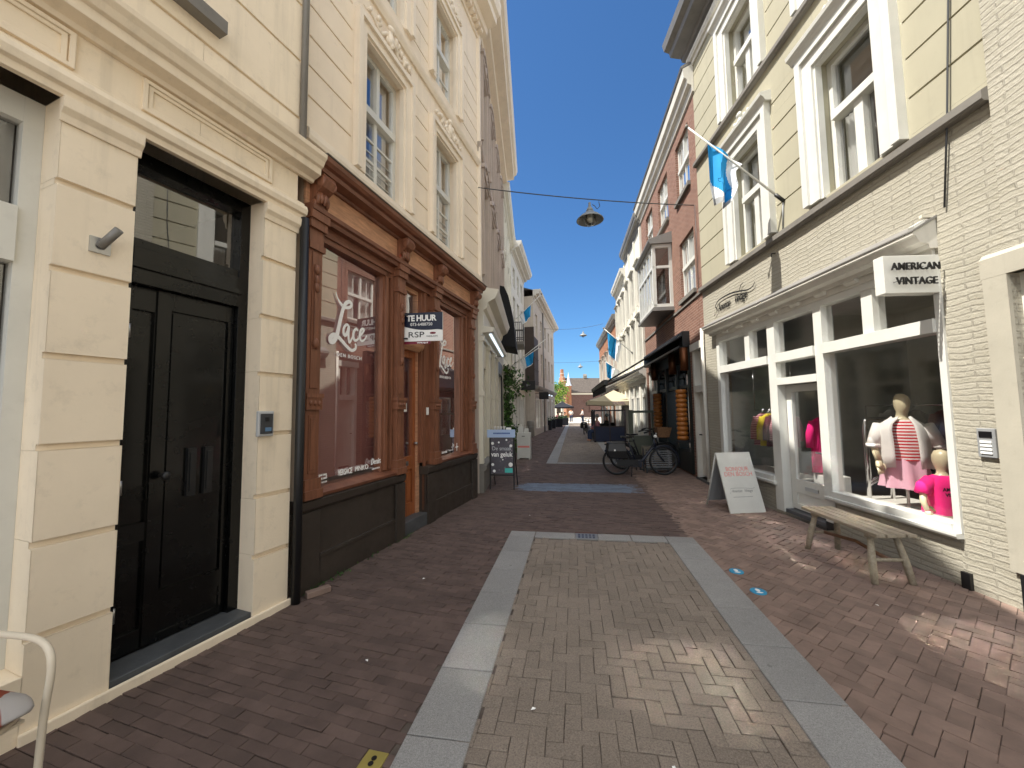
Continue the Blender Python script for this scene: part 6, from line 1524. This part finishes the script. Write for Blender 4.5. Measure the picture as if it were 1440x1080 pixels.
# ================================================================== terrace on the right: enclosure, parasol, windscreen
t = thing('terrace_enclosure', 'navy panelled terrace enclosure with glazed upper part under the beige parasol', 'terrace screen', (.95, 19.25, 0))
mb = MB(); x0, x1, y0, y1 = .95, 2.45, 19.25, 22.4
mb.box(x0, x1, y0, y0+.06, .05, .72); mb.box(x0, x0+.06, y0+.06, y1, .05, .72); mb.build('lower_panel', teal, t)
mb = MB()
for x in (x0, x0+.72, x1-.07): mb.box(x, x+.07, y0-.01, y0+.07, 0, 1.58)
for y in (y0+1.0, y0+2.0, y1-.07): mb.box(x0-.005, x0+.065, y, y+.07, 0, 1.58)
mb.box(x0+.07, x1-.07, y0, y0+.06, 1.5, 1.57); mb.box(x0, x0+.06, y0+.07, y1-.07, 1.5, 1.57); mb.box(x0+.07, x1-.07, y0-.005, y0+.065, .72, .78)
mb.build('post_frame', M('dark_post', srgb('#231a22'), .5), t)
mb = MB(); mb.quad((x0, y0+.03, .75), (x1, y0+.03, .75), (x1, y0+.03, 1.5), (x0, y0+.03, 1.5)); mb.quad((x0+.03, y0, .75), (x0+.03, y1, .75), (x0+.03, y1, 1.5), (x0+.03, y0, 1.5)); mb.build('pane', GLASS('clear_screen', .95, 1.0), t)
def parasol(x, y, zt, ze, hw, label, mat, textm=None, val=.22, square=True):
    t = thing('parasol', label, 'parasol', (x, y, 0), 'terrace parasols')
    mb = MB(); mb.cyl((x, y, 0), (x, y, zt+.05), .03, 10); mb.build('pole', M('parasol_pole', srgb('#4b4238'), .6) if 'parasol_pole' not in bpy.data.materials else bpy.data.materials['parasol_pole'], t)
    MB().lathe([(0, 0), (.3, 0), (.3, .06), (.05, .09), (0, .09)], (x, y, 0), 16).build('base', darkgrey, t)
    mb = MB(); C4 = [(x-hw, y-hw), (x+hw, y-hw), (x+hw, y+hw), (x-hw, y+hw)]
    n = 8
    for k in range(4):
        a, b = C4[k], C4[(k+1) % 4]
        for i in range(n):
            p, q = [(a[0]+(b[0]-a[0])*u, a[1]+(b[1]-a[1])*u, ze-.1*math.sin(math.pi*u)*0-.06*math.sin(math.pi*u)) for u in (i/n, (i+1)/n)]
            m = 4
            for j in range(m):
                def L_(pt, f): return (x+(pt[0]-x)*f, y+(pt[1]-y)*f, zt+(pt[2]-zt)*f-.07*math.sin(math.pi*f))
                f0, f1 = j/m, (j+1)/m
                mb.add([L_(p, f0), L_(q, f0), L_(q, f1), L_(p, f1)], [(0, 1, 2, 3)])
    mb.build('canopy', mat, t)
    mb = MB()
    for k in range(4):
        a, b = C4[k], C4[(k+1) % 4]
        for i in range(n):
            p, q = [(a[0]+(b[0]-a[0])*u, a[1]+(b[1]-a[1])*u, ze-.06*math.sin(math.pi*u)) for u in (i/n, (i+1)/n)]
            mb.quad(p, q, (q[0], q[1], q[2]-val), (p[0], p[1], p[2]-val))
    mb.build('valance', mat, t)
    mb = MB()
    for cx, cy in C4: mb.tube([(x+.03*(cx-x)/hw, y+.03*(cy-y)/hw, zt-.1), (cx, cy, ze-.02)], .012, 5)
    mb.build('rib', midgrey, t)
    if textm: text(textm, (x+.1, y-hw-.004, ze-.06-val*.75), (1, 0, 0), (0, 0, 1), (0, -1, 0), .2, M('parasol_print', srgb('#8d7280'), .8), t, bold=.004)
    return t
parasol(2.06, 20.6, 2.58, 2.03, 1.4, 'large beige parasol over the navy terrace enclosure', canvas, 'DUVEL', .2)
t = thing('windscreen', 'grey-green framed terrace windscreen panel standing out from the shop fronts', 'windscreen', (1.85, 13.6, 0))
mb = MB(); mb.box(1.83, 1.97, 13.55, 13.67, 0, 1.56); mb.box(2.58, 2.66, 13.57, 13.65, 0, 1.54); mb.box(1.97, 2.58, 13.57, 13.65, 1.46, 1.54); mb.box(1.97, 2.58, 13.575, 13.645, .64, .7); mb.box(1.97, 2.58, 13.58, 13.64, .04, .14); mb.build('frame', grn, t)
mb = MB(); mb.box(1.97, 2.58, 13.59, 13.63, .14, .64); mb.build('lower_panel', grn, t)
MB().quad((1.97, 13.61, .7), (2.58, 13.61, .7), (2.58, 13.61, 1.46), (1.97, 13.61, 1.46)).build('pane', bpy.data.materials['clear_screen'], t)
tag(MB().box(2.1, 2.6, 12.6, 12.9, .0, .42).build('wooden_crate', benchw, None, (2.1, 12.6, 0), bevel=.01), 'low wooden crate in front of the grey-green windscreen', 'crate')
for k in range(3):
    F = fr(1.5+.35*k, 20.2+.7*k, 40); t = thing('terrace_chair', ['nearest dark chair in the navy enclosure', 'middle dark chair in the navy enclosure', 'farthest dark chair in the navy enclosure'][k], 'chair', F.w(0, 0, 0), 'chairs in the enclosure')
    MB(F).box(-.2, .2, -.2, .2, .42, .46).build('seat', blackm, t); MB(F).box(-.2, -.17, -.2, .2, .46, .88).build('backrest', blackm, t)
    for a in (-.18, .16):
        for b in (-.18, .16): MB(F).box(a, a+.03, b, b+.03, 0, .42).build('leg', blackm, t)
person(1.15, 20.0, 200, 'person in a dusky pink jacket sitting inside the navy terrace enclosure', pcl, jean, True)
person(1.75, 21.6, 160, 'person in black sitting at the back of the navy enclosure', bcl, bcl, True, group='people on the terraces')
bicycle(.82, 22.6, 88, 'pale reflecting bicycle parked along the street side of the navy enclosure', False, False, midgrey)
bicycle(.62, 25.0, 80, 'dark bicycle standing beyond the navy enclosure at the street middle', True, False, blackm)
# ================================================================== terrace on the left: planters, black parasol
for k, (x, y, w_) in enumerate(((-2.2, 31.0, .9), (-2.0, 33.6, .9), (-1.55, 36.6, 1.0), (-1.1, 40.0, 1.1))):
    t = thing('planter_box', ['nearest dark planter box on the left terrace', 'second dark planter box on the left terrace', 'third dark planter box on the left terrace, at the corner', 'farthest dark planter box on the left terrace, by the plaza'][k], 'planter', (x, y, 0), 'dark planters round the left terrace')
    mb = MB(); mb.loft([[(x-w_/2+.04, y-.25, 0), (x+w_/2-.04, y-.25, 0), (x+w_/2-.04, y+.25, 0), (x-w_/2+.04, y+.25, 0)], [(x-w_/2, y-.28, .75), (x+w_/2, y-.28, .75), (x+w_/2, y+.28, .75), (x-w_/2, y+.28, .75)]], True, False); mb.build('box', canvasd, t)
    mb = MB(); leaves(mb, [(x+RN.uniform(-w_/2, w_/2), y+RN.uniform(-.25, .25), .75+abs(RN.gauss(0, .14))) for _ in range(160)], .07); mb.build('foliage', [leafd, leafm], t)
parasol(-1.25, 44, 2.55, 1.95, 1.25, 'black parasol over the left terrace where the street opens', canvasd, None, .16)
parasol(-3.1, 43, 2.55, 1.95, 1.25, 'second black parasol, half hidden behind the grey corner building', canvasd, None, .16)
person(-.95, 41.2, -100, 'person in a dark jacket sitting by the farthest planter', bcl, bcl, True)
person(-1.75, 42, -60, 'person in pink sitting under the black parasol', pcl, jean, True)
person(-1.35, 43, -90, 'person in white sitting under the black parasol', wcl, jean, True)
person(.95, 44, 180, 'person in a white top standing beyond the navy enclosure', wcl, jean, False)
person(-.35, 47.5, 90, 'person in white walking onto the sunlit square', wcl, jean, False)
t = thing('grey_bin', 'grey cylindrical litter bin standing by the shop fronts on the left', 'bin', (-2.62, 23.3, 0))
MB().lathe([(0, 0), (.2, 0), (.22, .05), (.22, .9), (.19, .96), (0, .97)], (-2.62, 23.3, 0), 18).build('bin_body', slate, t); MB().lathe([(.221, .55), (.226, .56), (.226, .62), (.221, .63)], (-2.62, 23.3, 0), 18, False).build('bin_band', zinc, t)
# ================================================================== square, church, tree
sq = M('pale_square_paving', srgb('#bdb4a6'), .9, var=.1, vs=.6, bump=.2, bs=20)
plane('square', [(-60, 46), (60, 46), (60, 130), (-60, 130)], -.006, sq)
FK = Fr((-.9, 80.5), e=(.955, .297), side=1)     # long wall; its normal looks back towards the street
ck = thing('brick_church', 'old brick chapel with stepped gable, round corner turret and long grey roof across the square', 'church', (-.9, 80.5, 0))
Lc, wd_, ez, rz = 26, 8.4, 5.1, 8.4
mb = MB(FK); mb.relief(0, Lc, 0, ez, [(3+k*4.2, 4.4+k*4.2, 1.0, 3.6, -.2) for k in range(5)]); mb.quad((Lc, 0, 0), (Lc, -wd_, 0), (Lc, -wd_, ez), (Lc, 0, ez)); mb.quad((0, -wd_, 0), (Lc, -wd_, 0), (Lc, -wd_, ez), (0, -wd_, ez)); mb.add([(Lc, 0, ez), (Lc, -wd_, ez), (Lc, -wd_/2, rz)], [(0, 1, 2)]); mb.build('wall', dbrick, ck)
mb = MB(FK); mb.prof([(.35, ez-.05), (.35, ez+.06), (-wd_/2, rz+.1), (-wd_-.35, ez+.06), (-wd_-.35, ez-.05), (-wd_/2, rz-.1)], .3, Lc+.2); mb.build('roof', rooft, ck)
MB(FK).box(.3, Lc, .0, .1, ez-.4, ez-.08).build('eaves_band', cream, ck)
mb = MB(FK)    # stepped gable at the near end
n = 6; hh = (rz+1.0-ez+.6)/n
mb.box(-.5, .0, -wd_, 0, 0, ez-.6)
for k in range(n): ww = wd_/2*(1-k/n); mb.box(-.5, .0, -wd_/2-ww, -wd_/2+ww, ez-.6+k*hh, ez-.6+(k+1)*hh)
mb.box(-.5, 0, -wd_/2-.45, -wd_/2+.45, ez-.6+n*hh, ez+.4+n*hh); mb.build('stepped_gable', rbrick2, ck)
mb = MB(FK)
for k in range(n): ww = wd_/2*(1-k/n); mb.box(-.56, .06, -wd_/2+ww-.5, -wd_/2+ww+.03, ez-.6+(k+1)*hh, ez-.5+(k+1)*hh); mb.box(-.56, .06, -wd_/2-ww-.03, -wd_/2-ww+.5, ez-.6+(k+1)*hh, ez-.5+(k+1)*hh)
mb.build('gable_coping', cream, ck)
MB(FK).lathe([(0.55, 0), (.55, 6.2), (.68, 6.3), (.68, 6.5), (0, 6.5)], (-.1, .1, 0), 16).build('turret', rbrick2, ck)
MB(FK).lathe([(.7, 6.5), (.42, 7.1), (.15, 8.6), (.0, 9.4)], (-.1, .1, 0), 12, caps=False).build('turret_spire', M('pale_lead', srgb('#c5cbd2'), .4, .3), ck)
mb = MB(FK); mb.prof([(-wd_/2-.35, rz), (-wd_/2+.35, rz), (-wd_/2+.3, rz+.6), (-wd_/2, rz+1.0), (-wd_/2-.3, rz+.6)], 4.6, 5.3); mb.build('roof_dormer', slate, ck)
def tree(x, y, h, r, label, seed):
    rn = random.Random(seed); t = thing('leafy_tree', label, 'tree', (x, y, 0), 'trees on the square')
    mb = MB(); mb.tube([(x, y, 0), (x+.05, y, h*.3), (x-.04, y+.05, h*.6)], [.16, .12, .07], 8)
    for k in range(7):
        a = k*.9; mb.tube([(x, y, h*(.28+.04*k)), (x+math.cos(a)*r*.5, y+math.sin(a)*r*.5, h*(.5+.04*k)), (x+math.cos(a)*r*.8, y+math.sin(a)*r*.8, h*(.6+.045*k))], [.06, .04, .015], 5)
    mb.build('trunk', M('bark', srgb('#4a3c30'), .9, var=.3) if 'bark' not in bpy.data.materials else bpy.data.materials['bark'], t)
    pts = []
    for k in range(22):
        a = rn.uniform(0, 6.28); q = rn.uniform(.1, .9)**.5*r*.85; z = h*rn.uniform(.42, .95)
        q *= 1-.5*abs((z/h-.65)/.35)**2
        c = (x+q*math.cos(a), y+q*math.sin(a), z)
        for _ in range(95): pts.append((c[0]+rn.gauss(0, r*.17), c[1]+rn.gauss(0, r*.17), c[2]+rn.gauss(0, r*.15)))
    mb = MB(); leaves(mb, pts, .16); mb.build('crown', [M('tree_leaf', srgb('#86a336'), .6, var=.3, vs=3, island=.35) if 'tree_leaf' not in bpy.data.materials else bpy.data.materials['tree_leaf'], leafm], t)
tree(-2.35, 58, 5.6, 1.75, 'light green tree at the end of the street in front of the brick gable', 3)
tree(-4.6, 62, 6.8, 2.2, 'green tree beside it, mostly hidden by the grey corner building', 5)
bk = thing('distant_house', 'pale cream house low behind the tree and the black parasol', 'building', (-8, 74, 0))
Fd = Fr((-9, 72.5), e=(1, .0), side=1)
mb = MB(Fd); mb.relief(0, 7.0, 0, 3.4, [(1+k*1.6, 1.8+k*1.6, 1, 2.4, None) for k in range(4)], hd=.2); mb.shell(0, 7.0, 0, 3.4, 6); mb.build('wall', cream, bk); roofslab(Fd, bk, 0, 7.0, 3.4, 6, 1.5)
# low white wall of the square seen in the sun
tag(MB().box(-.4, 2.6, 52, 52.3, -.01, .62).build('low_wall', M('pale_stone', srgb('#d5d0c4'), .9, var=.06), None, (-.4, 52, 0), bevel=.02), 'low pale sunlit stone wall across the street end', 'wall') if False else None
# litter and leaf scraps
for k, (x, y) in enumerate(((-1.45, 3.6), (-.25, 2.15), (-1.35, 2.4), (.4, 1.9), (-.7, 5.9), (2.35, 3.6))):
    mb = MB(); a = RN.uniform(0, 3); r = .016
    mb.add([(x+r*math.cos(a), y+r*math.sin(a), .012), (x+r*.6*math.cos(a+1.6), y+r*.6*math.sin(a+1.6), .018), (x-r*math.cos(a), y-r*math.sin(a), .013), (x-r*.6*math.cos(a+1.6), y-r*.6*math.sin(a+1.6), .016)], [(0, 1, 2, 3)])
    tag(mb.build('paper_scrap', white_v, None, (x, y, 0)), ['small white scrap on the clinker left of the stone band, near the middle', 'small pale scrap on the grey pavers near the bottom of the picture', 'tiny white scrap on the clinker at lower left', 'tiny pale scrap on the grey pavers at the bottom, right of the others', 'tiny white scrap on the clinker beyond the drain', 'small white scrap on the herringbone paving in front of the bench'][k], 'litter', 'scraps on the paving')

# weeds in the wall joints
for k, (s_, n_) in enumerate(((.25, 60), (1.5, 26), (.95, 18))):
    t = thing('weed_tuft', ['largest tuft of weeds at the foot of the brown plinth, beside the downpipe', 'small tuft of weeds at the foot of the plinth beside the wooden shop door', 'thin weeds in the joint midway along the brown plinth'][k], 'weed', FB.w(s_, .08, 0), 'weeds along the plinth')
    mb = MB(FB); leaves(mb, [(s_+RN.gauss(0, .09 if k != 0 else .16), .075+abs(RN.gauss(0, .02)), RN.uniform(.0, .04)) for _ in range(n_)], .016); mb.build('foliage', [leafd, leafm], t)
